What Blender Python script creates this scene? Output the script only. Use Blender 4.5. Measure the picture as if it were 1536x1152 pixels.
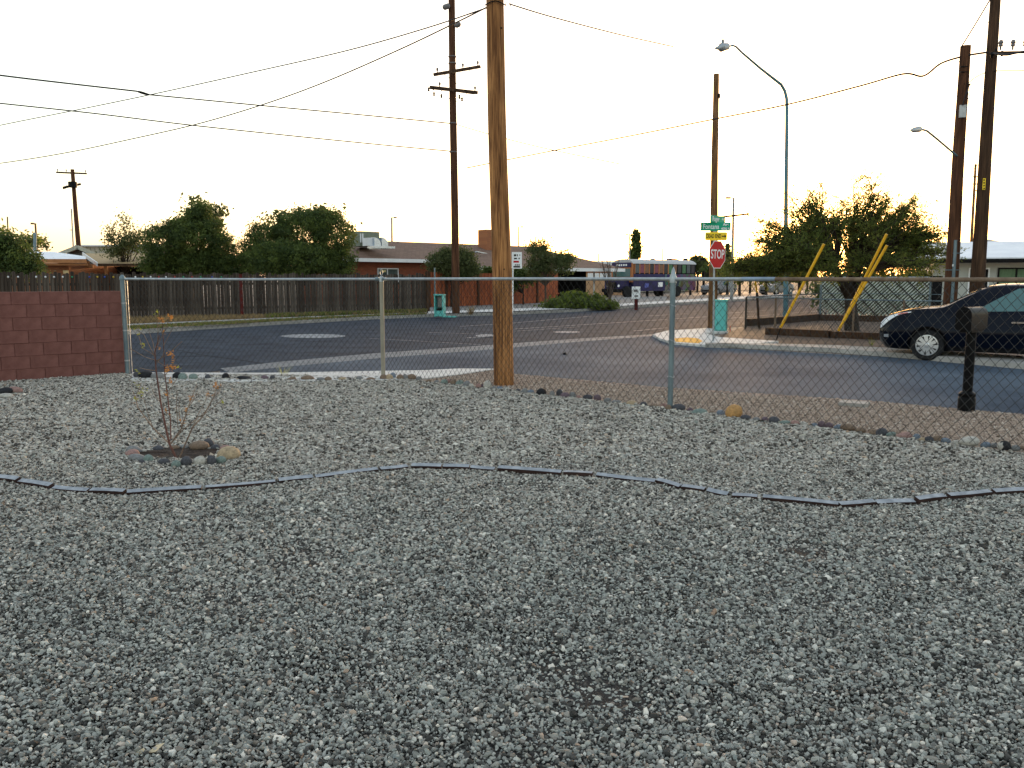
import bpy, bmesh, math, random
import numpy as np
from mathutils import Vector, Matrix
random.seed(7); rng = np.random.default_rng(11)
S = bpy.context.scene; COL = S.collection
for o in list(bpy.data.objects): bpy.data.objects.remove(o)
# ------------------------------------------------------------------ camera
F = 1250.0; H = 1.6; PITCH = math.atan(158/F)
cam = bpy.data.cameras.new('camera'); camo = bpy.data.objects.new('camera', cam); COL.objects.link(camo)
cam.sensor_width = 36; cam.lens = 36*F/1536; cam.clip_start = .05; cam.clip_end = 20000
camo.location = (0, 0, H); camo.rotation_euler = (math.pi/2-PITCH, 0, 0); S.camera = camo
# ------------------------------------------------------------------ sky and sun
SUN_AZ, SUN_EL = math.radians(16.1), math.radians(2.5)
W = bpy.data.worlds.new('World'); S.world = W; W.use_nodes = True
wn, wl = W.node_tree.nodes, W.node_tree.links
bg = wn['Background']; bg.inputs['Strength'].default_value = 0.1
sky = wn.new('ShaderNodeTexSky'); sky.sky_type = 'NISHITA'; sky.sun_disc = False
sky.sun_elevation = SUN_EL; sky.sun_rotation = SUN_AZ; sky.air_density = 1.0; sky.dust_density = 1.5; sky.ozone_density = 1.0
veil = wn.new('ShaderNodeMix'); veil.data_type = 'RGBA'; veil.blend_type = 'ADD'; veil.inputs[0].default_value = 1.0
veil.inputs[7].default_value = (.84, .92, 1.02, 1)       # thin bright evening overcast in front of the blue
hsv = wn.new('ShaderNodeHueSaturation'); hsv.inputs['Saturation'].default_value = .92; wl.new(sky.outputs[0], hsv.inputs['Color']); wl.new(hsv.outputs[0], veil.inputs[6]); wl.new(veil.outputs[2], bg.inputs['Color'])
sl = bpy.data.lights.new('sun', 'SUN'); sl.energy = 0.8; sl.angle = math.radians(6); sl.color = (1, .62, .32)
so = bpy.data.objects.new('sun', sl); COL.objects.link(so); so.location = (20, 60, 20)
sd = Vector((math.sin(SUN_AZ)*math.cos(SUN_EL), math.cos(SUN_AZ)*math.cos(SUN_EL), math.sin(SUN_EL)))
so.rotation_euler = sd.to_track_quat('Z', 'Y').to_euler()
S.render.engine = 'CYCLES'
S.view_settings.view_transform = 'Standard'; S.view_settings.look = 'None'; S.view_settings.gamma = 1
S.view_settings.use_curve_mapping = False; S.view_settings.exposure = 2.45

# ------------------------------------------------------------------ helpers
def ray(u, v):
    x = (u-768)/F; y = -(v-576)/F
    return Vector((x, math.cos(PITCH)+y*math.sin(PITCH), -math.sin(PITCH)+y*math.cos(PITCH)))
def G(u, v, z=0.0):
    d = ray(u, v); t = (z-H)/d.z; return Vector((d.x*t, d.y*t, z))
def P(u, v, Y):
    d = ray(u, v); t = Y/d.y; return Vector((d.x*t, Y, H+d.z*t))
def woff(o):
    v = Vector((0, 0, 0))
    while o is not None: v += o.location; o = o.parent
    return v
def thing(name, label, cat, loc=(0, 0, 0), group=None):
    o = bpy.data.objects.new(name, None); COL.objects.link(o); o.location = loc; o.empty_display_size = .2
    o['label'] = label; o['category'] = cat
    if group: o['group'] = group
    return o
def tag(o, label, cat, group=None):
    o['label'] = label; o['category'] = cat
    if group: o['group'] = group
    return o
def struct(o): o['kind'] = 'structure'; return o
def stuff(o): o['kind'] = 'stuff'; return o
def link(me, name, parent=None, loc=None):
    o = bpy.data.objects.new(name, me); COL.objects.link(o)
    if parent is not None: o.parent = parent
    if loc is not None: o.location = loc
    return o
def np_mesh(name, V, quads, mats, midx=None, smooth=False):
    me = bpy.data.meshes.new(name); V = np.asarray(V, np.float32); Q = np.asarray(quads, np.int32); k = Q.shape[1]
    me.vertices.add(len(V)); me.vertices.foreach_set('co', V.ravel())
    me.loops.add(Q.size); me.loops.foreach_set('vertex_index', Q.ravel())
    me.polygons.add(len(Q)); me.polygons.foreach_set('loop_start', np.arange(0, Q.size, k, dtype=np.int32))
    for m in mats: me.materials.append(m)
    if midx is not None: me.polygons.foreach_set('material_index', np.asarray(midx, np.int32))
    me.polygons.foreach_set('use_smooth', np.full(len(Q), smooth)); me.update(calc_edges=True); me.validate(); return me
class MB:
    def __init__(s): s.v = []; s.f = []; s.m = []; s.cur = 0
    def add(s, vs, fs):
        b = len(s.v); s.v += [tuple(x) for x in vs]; s.f += [tuple(b+i for i in f) for f in fs]; s.m += [s.cur]*len(fs); return s
    def box(s, c, size, ax=None):
        ax = ax or (Vector((1, 0, 0)), Vector((0, 1, 0)), Vector((0, 0, 1))); c = Vector(c); hx, hy, hz = [q/2 for q in size]
        vs = [c+ax[0]*(i*hx)+ax[1]*(j*hy)+ax[2]*(k*hz) for k in (-1, 1) for j in (-1, 1) for i in (-1, 1)]
        return s.add(vs, [(0, 2, 3, 1), (4, 5, 7, 6), (0, 1, 5, 4), (2, 6, 7, 3), (0, 4, 6, 2), (1, 3, 7, 5)])
    def beam(s, p, q, w, h, up=(0, 0, 1)):
        p, q = Vector(p), Vector(q); a = (q-p); L = a.length; a = a.normalized(); u = Vector(up)
        side = a.cross(u)
        if side.length < 1e-4: side = a.cross(Vector((0, 1, 0)))
        side.normalize(); u = side.cross(a)
        return s.box((p+q)/2, (L, w, h), (a, side, u))
    def tube(s, pts, r, n=8, cap=True):
        pts = [Vector(p) for p in pts]; N = len(pts); R = r if isinstance(r, (list, tuple)) else [r]*N
        vs = []; u = None
        for i, p in enumerate(pts):
            t = (pts[min(i+1, N-1)]-pts[max(i-1, 0)]).normalized()
            if u is None:
                u = t.cross(Vector((0, 0, 1)))
                if u.length < .05: u = t.cross(Vector((0, 1, 0)))
            u = (u-t*u.dot(t)).normalized(); w = t.cross(u)
            for k in range(n):
                a = 2*math.pi*k/n; vs.append(p+(u*math.cos(a)+w*math.sin(a))*R[i])
        fs = [(i*n+k, i*n+(k+1) % n, (i+1)*n+(k+1) % n, (i+1)*n+k) for i in range(N-1) for k in range(n)]
        if cap: fs += [tuple(range(n-1, -1, -1)), tuple((N-1)*n+k for k in range(n))]
        return s.add(vs, fs)
    def lathe(s, prof, c=(0, 0, 0), axis='z', n=24, ax=None):
        vs = []; c = Vector(c)
        X, Y, Z = ax or {'z': (Vector((1, 0, 0)), Vector((0, 1, 0)), Vector((0, 0, 1))), 'y': (Vector((1, 0, 0)), Vector((0, 0, -1)), Vector((0, 1, 0)))}[axis]
        for r, z in prof:
            for k in range(n):
                a = 2*math.pi*k/n; vs.append(c+X*(r*math.cos(a))+Y*(r*math.sin(a))+Z*z)
        N = len(prof); fs = [(i*n+k, i*n+(k+1) % n, (i+1)*n+(k+1) % n, (i+1)*n+k) for i in range(N-1) for k in range(n)]
        fs += [tuple(range(n-1, -1, -1)), tuple((N-1)*n+k for k in range(n))]
        return s.add(vs, fs)
    def slab(s, pts, z0, z1, bottom=False):
        n = len(pts); pts = [Vector((p[0], p[1])) for p in pts]
        ar = sum(pts[i].x*pts[(i+1) % n].y-pts[(i+1) % n].x*pts[i].y for i in range(n))
        if ar < 0: pts.reverse()
        if z1 <= z0: return s.add([(p.x, p.y, z0) for p in pts], [tuple(range(n))])
        vs = [(p.x, p.y, z0) for p in pts]+[(p.x, p.y, z1) for p in pts]
        fs = [tuple(range(n, 2*n))]+[(i, (i+1) % n, n+(i+1) % n, n+i) for i in range(n)]
        if bottom: fs.append(tuple(range(n-1, -1, -1)))
        return s.add(vs, fs)
    def plate(s, o, R, U, outline, th):
        """flat outline (x,y) in plane R,U at o, extruded back by th"""
        o = Vector(o); N = R.cross(U); n = len(outline)
        vs = [o+R*x+U*y for x, y in outline]+[o+R*x+U*y-N*th for x, y in outline]
        fs = [tuple(range(n)), tuple(range(2*n-1, n-1, -1))]+[(i, n+i, n+(i+1) % n, (i+1) % n) for i in range(n)]
        return s.add(vs, fs)
    def build(s, name, mat, parent=None, smooth=False, loc=None, local=False, sharp=None):
        off = Vector((0, 0, 0)) if local else woff(parent)
        if loc is not None: off = off+Vector(loc)
        me = bpy.data.meshes.new(name); me.from_pydata([tuple(Vector(v)-off) for v in s.v], [], s.f)
        for m in (mat if isinstance(mat, (list, tuple)) else [mat]): me.materials.append(m)
        if any(s.m): me.polygons.foreach_set('material_index', s.m)
        if smooth:
            me.polygons.foreach_set('use_smooth', [True]*len(me.polygons))
            try: me.set_sharp_from_angle(angle=math.radians(sharp or 40))
            except Exception: pass
        me.update(); return link(me, name, parent, loc)
def mat(name, col, col2=None, rough=.8, scale=6, bump=0, bscale=40, metal=0, spec=.2, stretch=(1, 1, 1), detail=6, lo=.35, hi=.65, trans=0, alpha=None):
    m = bpy.data.materials.new(name); m.use_nodes = True; nt = m.node_tree; N, L = nt.nodes, nt.links
    b = N['Principled BSDF']; b.inputs['Roughness'].default_value = rough; b.inputs['Metallic'].default_value = metal
    b.inputs['Specular IOR Level'].default_value = spec
    if trans: b.inputs['Transmission Weight'].default_value = trans
    tc = N.new('ShaderNodeTexCoord'); mp = N.new('ShaderNodeMapping'); mp.inputs['Scale'].default_value = stretch
    L.new(tc.outputs['Object'], mp.inputs[0])
    if col2 is None: col2 = tuple(c*.7 for c in col)
    nz = N.new('ShaderNodeTexNoise'); nz.inputs['Scale'].default_value = scale; nz.inputs['Detail'].default_value = detail; nz.inputs['Roughness'].default_value = .65
    L.new(mp.outputs[0], nz.inputs['Vector'])
    cr = N.new('ShaderNodeValToRGB'); cr.color_ramp.elements[0].position = lo; cr.color_ramp.elements[1].position = hi
    cr.color_ramp.elements[0].color = (*col2, 1); cr.color_ramp.elements[1].color = (*col, 1)
    L.new(nz.outputs['Fac'], cr.inputs[0]); L.new(cr.outputs[0], b.inputs['Base Color'])
    if bump:
        n2 = N.new('ShaderNodeTexNoise'); n2.inputs['Scale'].default_value = bscale; n2.inputs['Detail'].default_value = 5
        L.new(mp.outputs[0], n2.inputs['Vector']); bp = N.new('ShaderNodeBump'); bp.inputs['Strength'].default_value = bump; bp.inputs['Distance'].default_value = .02
        L.new(n2.outputs['Fac'], bp.inputs['Height']); L.new(bp.outputs[0], b.inputs['Normal'])
    m['cr'] = 1; return m
def leafmat(name, col, col2, tl=.45):
    m = mat(name, col, col2, rough=.6, scale=3, spec=.25); N, L = m.node_tree.nodes, m.node_tree.links
    b = N['Principled BSDF']; out = N['Material Output']; t = N.new('ShaderNodeBsdfTranslucent'); mx = N.new('ShaderNodeMixShader'); mx.inputs[0].default_value = tl
    cr = [n for n in N if n.type == 'VALTORGB'][0]; L.new(cr.outputs[0], t.inputs[0])
    L.new(b.outputs[0], mx.inputs[1]); L.new(t.outputs[0], mx.inputs[2]); L.new(mx.outputs[0], out.inputs[0]); return m
def brickmat(name, c1, c2, mortar, bw, bh, ms, rough=.85, along=(1, 0, 0), squash=False):
    m = mat(name, c1, c2, rough=rough); N, L = m.node_tree.nodes, m.node_tree.links
    b = N['Principled BSDF']; tc = [n for n in N if n.type == 'TEX_COORD'][0]
    dp = N.new('ShaderNodeVectorMath'); dp.operation = 'DOT_PRODUCT'; dp.inputs[1].default_value = along; L.new(tc.outputs['Object'], dp.inputs[0])
    sp = N.new('ShaderNodeSeparateXYZ'); L.new(tc.outputs['Object'], sp.inputs[0]); cb = N.new('ShaderNodeCombineXYZ')
    L.new(dp.outputs['Value'], cb.inputs[0]); L.new(sp.outputs[2], cb.inputs[1])
    br = N.new('ShaderNodeTexBrick'); br.inputs['Scale'].default_value = 1; br.inputs['Brick Width'].default_value = bw; br.inputs['Row Height'].default_value = bh
    br.inputs['Mortar Size'].default_value = ms; br.inputs['Color1'].default_value = (*c1, 1); br.inputs['Color2'].default_value = (*c2, 1); br.inputs['Mortar'].default_value = (*mortar, 1)
    L.new(cb.outputs[0], br.inputs['Vector']); L.new(br.outputs['Color'], b.inputs['Base Color']); return m
def stains(m, dark, sc, st=(1, 1, 1), lo=.52, hi=.72):
    N, L = m.node_tree.nodes, m.node_tree.links; b = N['Principled BSDF']; src = b.inputs['Base Color'].links[0].from_socket; tc = [n for n in N if n.type == 'TEX_COORD'][0]
    mp = N.new('ShaderNodeMapping'); mp.inputs['Scale'].default_value = st; mp.inputs['Rotation'].default_value = (0, 0, -.85); nz = N.new('ShaderNodeTexNoise'); nz.inputs['Scale'].default_value = sc; nz.inputs['Detail'].default_value = 8; nz.inputs['Roughness'].default_value = .7
    cr = N.new('ShaderNodeValToRGB'); cr.color_ramp.elements[0].position = lo; cr.color_ramp.elements[1].position = hi; cr.color_ramp.elements[0].color = (1, 1, 1, 1); cr.color_ramp.elements[1].color = (dark, dark, dark, 1)
    mx = N.new('ShaderNodeMix'); mx.data_type = 'RGBA'; mx.blend_type = 'MULTIPLY'; mx.inputs[0].default_value = 1
    L.new(tc.outputs['Object'], mp.inputs[0]); L.new(mp.outputs[0], nz.inputs['Vector']); L.new(nz.outputs['Fac'], cr.inputs[0]); L.new(src, mx.inputs[6]); L.new(cr.outputs[0], mx.inputs[7]); L.new(mx.outputs[2], b.inputs['Base Color'])
def pebblemat(name, stops, rough=.75):
    """one colour per stone, picked by the instance's random number"""
    m = mat(name, (.3, .3, .3), rough=rough); N, L = m.node_tree.nodes, m.node_tree.links
    b = N['Principled BSDF']; oi = N.new('ShaderNodeObjectInfo'); cr = N.new('ShaderNodeValToRGB'); cr.color_ramp.interpolation = 'LINEAR'
    e = cr.color_ramp.elements
    while len(e) > 1: e.remove(e[-1])
    e[0].position = stops[0][0]; e[0].color = (*stops[0][1], 1)
    for p, c in stops[1:]: k = e.new(p); k.color = (*c, 1)
    L.new(oi.outputs['Random'], cr.inputs[0])
    old = [n for n in N if n.type == 'VALTORGB' and n != cr][0]
    old.color_ramp.elements[0].color = (.65, .65, .65, 1); old.color_ramp.elements[1].color = (1.15, 1.15, 1.15, 1)
    [n for n in N if n.type == 'TEX_NOISE'][0].inputs['Scale'].default_value = 60
    mx = N.new('ShaderNodeMix'); mx.data_type = 'RGBA'; mx.blend_type = 'MULTIPLY'; mx.inputs[0].default_value = 1
    L.new(cr.outputs[0], mx.inputs[6]); L.new(old.outputs[0], mx.inputs[7]); L.new(mx.outputs[2], b.inputs['Base Color']); return m
def text(s, size, name, m, parent, o, R, U, th=.004, off=.0, align='CENTER', sx=1.0):
    c = bpy.data.curves.new(name, 'FONT'); c.body = s; c.size = size; c.align_x = align; c.align_y = 'CENTER'; c.extrude = th; c.offset = off
    t = bpy.data.objects.new('tmp', c); COL.objects.link(t)
    me = bpy.data.meshes.new_from_object(t.evaluated_get(bpy.context.evaluated_depsgraph_get())); bpy.data.objects.remove(t); bpy.data.curves.remove(c)
    me.name = name; N = R.cross(U); o = Vector(o); w = woff(parent)
    for v in me.vertices: p = o+R*(v.co.x*sx)+U*v.co.y+N*v.co.z-w; v.co = p
    me.materials.clear(); me.materials.append(m); return link(me, name, parent)
def copy_tree(o, parent=None):
    c = o.copy(); COL.objects.link(c)
    if parent is not None: c.parent = parent
    for ch in list(o.children): copy_tree(ch, c)
    return c
Z = Vector((0, 0, 1))

# ------------------------------------------------------------------ materials
m_dirt = mat('dirt', (.30, .24, .19), (.20, .16, .13), scale=3, bump=.6, bscale=60)
m_asph = mat('asphalt', (.042, .055, .076), (.021, .028, .041), rough=.8, spec=.06, scale=1.2, bump=.25, bscale=180, stretch=(1, 1, 1))
m_asph2 = mat('worn asphalt', (.098, .122, .150), (.040, .056, .080), rough=.85, spec=.06, scale=.35, bump=.25, bscale=200, detail=9)
m_cdirt = mat('corner dirt', (.16, .11, .08), (.07, .048, .036), scale=2.2, bump=.6, bscale=30)
stains(m_asph, .62, .9, (.22, 1.6, 1)); stains(m_asph, 1.35, 2.2, (.3, 1.2, 1), .55, .7); stains(m_asph2, .68, .7, (1.4, .3, 1)); stains(m_asph2, .6, 2.5, (1, 1, 1), .6, .7)
m_conc = mat('concrete', (.62, .61, .58), (.46, .45, .43), scale=2, bump=.1, bscale=60)
m_kerb = mat('kerb concrete', (.36, .34, .31), (.24, .23, .21), scale=2.5, bump=.15, bscale=60)
m_gutter = mat('gutter concrete', (.19, .205, .215), (.12, .13, .14), scale=1.5, bump=.15, bscale=80)
m_white = mat('road paint', (.34, .35, .36), (.12, .13, .14), scale=9, lo=.4, hi=.6)
m_yellowpad = mat('yellow pad', (.75, .38, .04), (.6, .28, .03), scale=8)
m_bed = mat('gravel bed', (.05, .046, .042), (.02, .018, .016), scale=70, bump=1, bscale=120)  # bed colour darkened to paint the shade in gaps between stones
m_verge = mat('verge dirt', (.40, .30, .23), (.20, .15, .115), scale=28, bump=1, bscale=70, detail=9)
m_lane = mat('packed drive', (.24, .23, .215), (.16, .155, .15), scale=2.5, bump=.2)
m_grass_g = leafmat('verge grass', (.14, .17, .03), (.08, .11, .02), .3)
m_grass_d = leafmat('dry grass', (.34, .24, .11), (.22, .15, .07), .3)
m_galv = mat('galvanised steel', (.42, .45, .46), (.28, .31, .33), rough=.42, metal=.55, scale=14)
m_galv_d = mat('weathered galvanised post', (.20, .26, .28), (.12, .16, .18), rough=.5, metal=.4, scale=9, stretch=(1, 1, .3))
m_wire = mat('fence wire', (.05, .052, .05), (.02, .02, .02), rough=.7, scale=6)
m_rust = mat('rusted rail', (.22, .16, .11), (.12, .08, .055), rough=.8, scale=12, bump=.2)
m_tanpost = mat('tan painted post', (.33, .30, .23), (.24, .22, .17), rough=.6, scale=10, stretch=(1, 1, .3))
def wood(name, a, b, st=(17, 17, .7), bump=.8):
    m = mat(name, a, b, rough=.85, scale=2.6, stretch=st, bump=bump, bscale=5, lo=.36, hi=.60, detail=12)
    N, L = m.node_tree.nodes, m.node_tree.links; b_ = N['Principled BSDF']; tc = [n for n in N if n.type == 'TEX_COORD'][0]; cr = [n for n in N if n.type == 'VALTORGB'][0]
    mp = N.new('ShaderNodeMapping'); mp.inputs['Scale'].default_value = (5, 5, .55); nz = N.new('ShaderNodeTexNoise'); nz.inputs['Scale'].default_value = 1.6; nz.inputs['Detail'].default_value = 5; nz.inputs['Distortion'].default_value = .8
    c2 = N.new('ShaderNodeValToRGB'); c2.color_ramp.elements[0].position = .34; c2.color_ramp.elements[1].position = .68; c2.color_ramp.elements[0].color = (.55, .50, .47, 1); c2.color_ramp.elements[1].color = (1.25, 1.25, 1.2, 1)
    mx = N.new('ShaderNodeMix'); mx.data_type = 'RGBA'; mx.blend_type = 'MULTIPLY'; mx.inputs[0].default_value = 1
    L.new(tc.outputs['Object'], mp.inputs[0]); L.new(mp.outputs[0], nz.inputs['Vector']); L.new(nz.outputs['Fac'], c2.inputs[0]); L.new(cr.outputs[0], mx.inputs[6]); L.new(c2.outputs[0], mx.inputs[7]); L.new(mx.outputs[2], b_.inputs['Base Color']); return m
m_pole = wood('yellow pine pole', (.46, .222, .084), (.12, .048, .02))
m_poled = wood('dark creosote pole', (.085, .045, .025), (.035, .02, .012))
m_poler = wood('red brown pole', (.12, .052, .026), (.05, .022, .012))
m_polem = wood('weathered tan pole', (.26, .14, .06), (.10, .05, .025))
m_arm = wood('crossarm', (.09, .05, .03), (.04, .025, .016), (3, 3, 3))
m_black = mat('black metal', (.006, .006, .007), rough=.35, spec=.08, scale=8)
m_blackp = mat('black plastic', (.007, .007, .008), (.005, .005, .005), rough=.4, spec=.06)
m_wirek = mat('overhead cable', (.03, .025, .025), rough=.6)
m_insul = mat('insulator', (.18, .17, .17), (.12, .11, .11), rough=.3)
m_blockp = mat('painted block', (.225, .098, .081), (.16, .066, .054), rough=.85, scale=5, bump=.35, bscale=70)
stains(m_blockp, .72, 1.3, (1, 1, .5), .5, .7)
m_mortar = mat('painted mortar', (.17, .07, .057), rough=.9, scale=20, bump=.3)
m_plank = [wood('grey plank %d' % i, a, b, (14, 14, .8)) for i, (a, b) in enumerate([((.085, .068, .056), (.04, .031, .025)), ((.11, .09, .075), (.052, .042, .034)), ((.068, .052, .042), (.03, .023, .018)), ((.14, .118, .10), (.07, .058, .048))])]
m_redp = mat('red post paint', (.11, .014, .011), (.06, .009, .008), scale=6)
m_redbrn = wood('red brown boards', (.36, .105, .045), (.24, .066, .03), (10, 10, .6), .3)
m_orange = mat('orange stained trim', (.42, .19, .08), (.3, .13, .055), scale=4)
m_teal = mat('teal paint', (.13, .50, .46), (.10, .40, .37), rough=.5, scale=4)
m_teald = mat('dusty teal paint', (.12, .36, .33), (.08, .27, .25), rough=.6, scale=4)
m_silver = mat('silver plastic', (.62, .63, .64), (.52, .53, .54), rough=.3, metal=.6)
m_chrome = mat('chrome', (.8, .8, .8), rough=.12, metal=1)
m_tyre = mat('tyre', (.014, .014, .015), rough=.75)
m_car = mat('dark navy paint', (.0025, .0045, .011), (.002, .0035, .009), rough=.16, spec=.12)
m_glass = mat('car glass with painted teal reflection', (.04, .13, .125), (.03, .10, .10), rough=.05, spec=.8)  # teal window reflection painted into the glass base colour
m_yellow = mat('yellow guard', (.80, .44, .02), (.70, .36, .02), rough=.5, scale=5)
m_lampteal = mat('blue grey lamp paint', (.12, .24, .28), (.08, .17, .21), rough=.5, metal=.2, scale=3)
m_red = mat('red sign sheeting', (.52, .006, .012), (.45, .005, .01), rough=.4, scale=3)
m_green = mat('green sign sheeting', (.01, .36, .20), (.008, .31, .17), rough=.4, scale=3)
m_yel = mat('yellow sign sheeting', (.95, .66, .03), (.9, .6, .03), rough=.4, scale=3)
m_signw = mat('white sign sheeting', (.85, .85, .84), (.78, .78, .77), rough=.4, scale=3)
m_signk = mat('black lettering', (.03, .02, .015), rough=.5)
m_soil = mat('wet soil', (.05, .032, .022), (.025, .015, .011), scale=12, bump=1, bscale=50)
m_bark = wood('dark bark', (.05, .036, .026), (.022, .016, .012), (6, 6, 2), .8)
m_barkg = wood('grey bark', (.13, .10, .08), (.07, .05, .04), (6, 6, 2), .8)
m_roofw = mat('white coated roof', (.80, .82, .84), (.70, .72, .75), rough=.6, scale=1)
m_roofg = mat('grey green roof', (.36, .37, .32), (.30, .31, .27), rough=.7, scale=2)
m_roofo = mat('ochre roof', (.42, .30, .16), (.34, .24, .125), rough=.8, scale=3)
m_shing = brickmat('brown shingles', (.22, .14, .10), (.16, .10, .075), (.09, .055, .042), .3, .055, .008, along=(.73, .68, 0))
m_brick = brickmat('red brick', (.33, .085, .038), (.24, .06, .028), (.19, .10, .065), .22, .075, .012, along=(.73, .68, 0))
m_brick2 = brickmat('orange brick', (.32, .12, .055), (.25, .09, .042), (.18, .10, .06), .22, .075, .012, along=(1, 0, 0))
m_fascia = mat('white fascia', (.80, .80, .79), (.7, .7, .69), rough=.5, scale=3)
m_dark = mat('dark opening', (.008, .008, .009), rough=.9)
m_pane = mat('window glass', (.10, .13, .12), (.05, .07, .07), rough=.08, spec=.8, scale=3)
m_curtain = mat('green curtain', (.16, .24, .14), (.10, .16, .09), rough=.9, scale=5, stretch=(3, 3, .4))
m_stucco = mat('pale stucco', (.46, .47, .43), (.40, .41, .375), rough=.9, scale=3)
m_peach = mat('peach wall', (.52, .31, .17), (.44, .26, .14), rough=.9, scale=1.5)
m_tanwall = mat('tan corrugated wall', (.50, .46, .38), (.4, .37, .3), rough=.8, scale=2)
m_acbox = mat('grey green cooler', (.20, .23, .17), (.16, .18, .14), rough=.6)
m_duct = mat('galvanised duct', (.62, .68, .74), (.5, .55, .62), rough=.25, metal=.8, scale=3)
m_hill = mat('far mountain', (.5, .45, .4), (.42, .38, .34), scale=.004)

# ------------------------------------------------------------------ ground, roads, pavements
def flat(name, px, z, m, z1=None, extra=None):
    pts = [G(u, v, z1 or z).xy for u, v in px]
    mb = MB().slab(pts, z, z1 or z); return struct(mb.build(name, m))
gmb = MB().slab([(-600, -40), (700, -40), (3500, 7000), (-3500, 7000)], -.01, -.01); struct(gmb.build('ground', m_dirt))
far_lo = [(-700, 596), (-60, 520), (190, 502), (400, 488), (560, 478), (640, 474.5), (760, 471), (870, 466), (1000, 457.5), (1180, 446), (1500, 434)]
far_hi = [(-700, 585), (-60, 512), (190, 495), (400, 483), (560, 474.5), (640, 471.5), (760, 468.5), (870, 463.8), (1000, 455.3), (1180, 444.3), (1500, 433)]
near_main = [(1500, 444), (1400, 455), (1240, 474), (1118, 489), (1066, 493), (1000, 498), (985, 502.5), (880, 509), (750, 519), (560, 533), (420, 546), (330, 556), (-60, 600), (-600, 700)]
flat('main_road', far_lo+near_main, 0, m_asph)
flat('side_street', [(330, 556.5), (420, 546), (560, 533), (750, 519), (880, 509), (985, 502.5), (1000, 515), (1060, 521), (1120, 524), (1340, 536), (1536, 554), (1800, 580), (2400, 640), (3000, 830), (1800, 643), (1536, 622), (1300, 601), (1005, 582), (770, 561), (740, 553), (640, 557), (400, 561), (330, 561)], .004, m_asph2)
flat('street_gutter', [(330, 552.5), (420, 542.5), (560, 530), (750, 516.3), (880, 507), (985, 501), (985, 503.6), (880, 511.5), (750, 523), (560, 538), (420, 551), (345, 559)], .008, m_gutter)
def band(name, lo, hi, z, m):
    a = [G(u, v, 0) for u, v in lo]; b = [G(u, v, z) for u, v in hi]; n = len(a); mb = MB()
    back = [p+(q-p)*1.0 for p, q in zip(a, b)]
    vs = []; 
    for p, q in zip(a, back):
        d = Vector((q.x-p.x, q.y-p.y, 0)); d.normalize(); p2 = p+d*.03
        vs += [(p.x, p.y, 0), (p2.x, p2.y, z), (q.x, q.y, z), (q.x, q.y, -.01)]
    fs = [(i*4+k, i*4+4+k, i*4+5+k, i*4+1+k) for i in range(n-1) for k in range(3)]
    mb.add(vs, [tuple(reversed(f)) for f in fs]); return struct(mb.build(name, m))
band('far_kerb', far_lo[:-1], far_hi[:-1], .12, m_kerb)
g2 = [(-60, 505.5), (190, 490), (400, 480), (560, 472.5), (640, 470)]
g3 = [(-60, 501), (190, 486), (400, 477), (560, 471), (640, 468.6)]
g4 = [(-60, 492), (190, 478.5), (400, 474), (560, 469), (640, 466.5)]
flat('grass_verge', far_hi[1:6]+g2[::-1], .115, m_dirt)
flat('far_pavement', g2+g3[::-1], .125, m_kerb)
flat('fence_verge', g3+g4[::-1], .115, m_dirt)
flat('far_pavement', [(642, 471.2), (700, 470), (760, 468.3), (870, 463.6), (1000, 455.1), (1180, 444), (1180, 441), (1000, 451), (870, 459.3), (760, 463), (690, 465.5), (642, 467)], .12, m_conc)
flat('driveway', [(644, 466.5), (690, 465), (760, 462.6), (870, 459), (1000, 450.7), (1000, 444.5), (880, 447), (850, 452), (740, 457), (645, 460)], .1, m_lane)
flat('near_pavement', [(198, 572), (400, 572), (575, 570), (640, 567), (690, 561), (742, 553), (690, 552.5), (640, 555), (400, 559), (198, 558.5)], .012, m_conc, .03)
flat('roadside_gravel', [(575, 570), (640, 567), (690, 561), (742, 553), (770, 561), (1005, 582), (1300, 601), (1536, 622), (1800, 643), (2200, 676), (2200, 800), (1536, 690), (1005, 618), (756, 588), (640, 573)], .01, m_verge)
flat('corner_pavement', [(979, 501.5), (1000, 496), (1066, 491.5), (1088, 490), (1092, 497), (1056, 499), (1078, 505.5), (1168, 511.5), (1120, 516.5), (1060, 517.5), (1010, 513.5), (990, 507.5)], 0, m_conc, .06)
flat('corner_dirt', [(1092, 497.5), (1118, 490), (1240, 480), (1420, 488), (1536, 510), (1536, 534), (1340, 521.5), (1240, 516.5), (1120, 515), (1168, 511.5), (1078, 505.5)], .008, m_cdirt)
flat('tactile_pad', [(1012, 507.5), (1030, 506), (1046, 507.2), (1054, 511.5), (1048, 514.5), (1015, 512.5), (1009, 510.5)], .06, m_yellowpad, .066)
band('side_kerb', [(1058, 520), (1120, 523), (1240, 528.5), (1340, 536), (1536, 554), (1800, 580), (2300, 630)], [(1058, 515.5), (1120, 514.5), (1240, 517), (1340, 522), (1536, 535), (1800, 556), (2300, 596)], .1, m_kerb)
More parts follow.
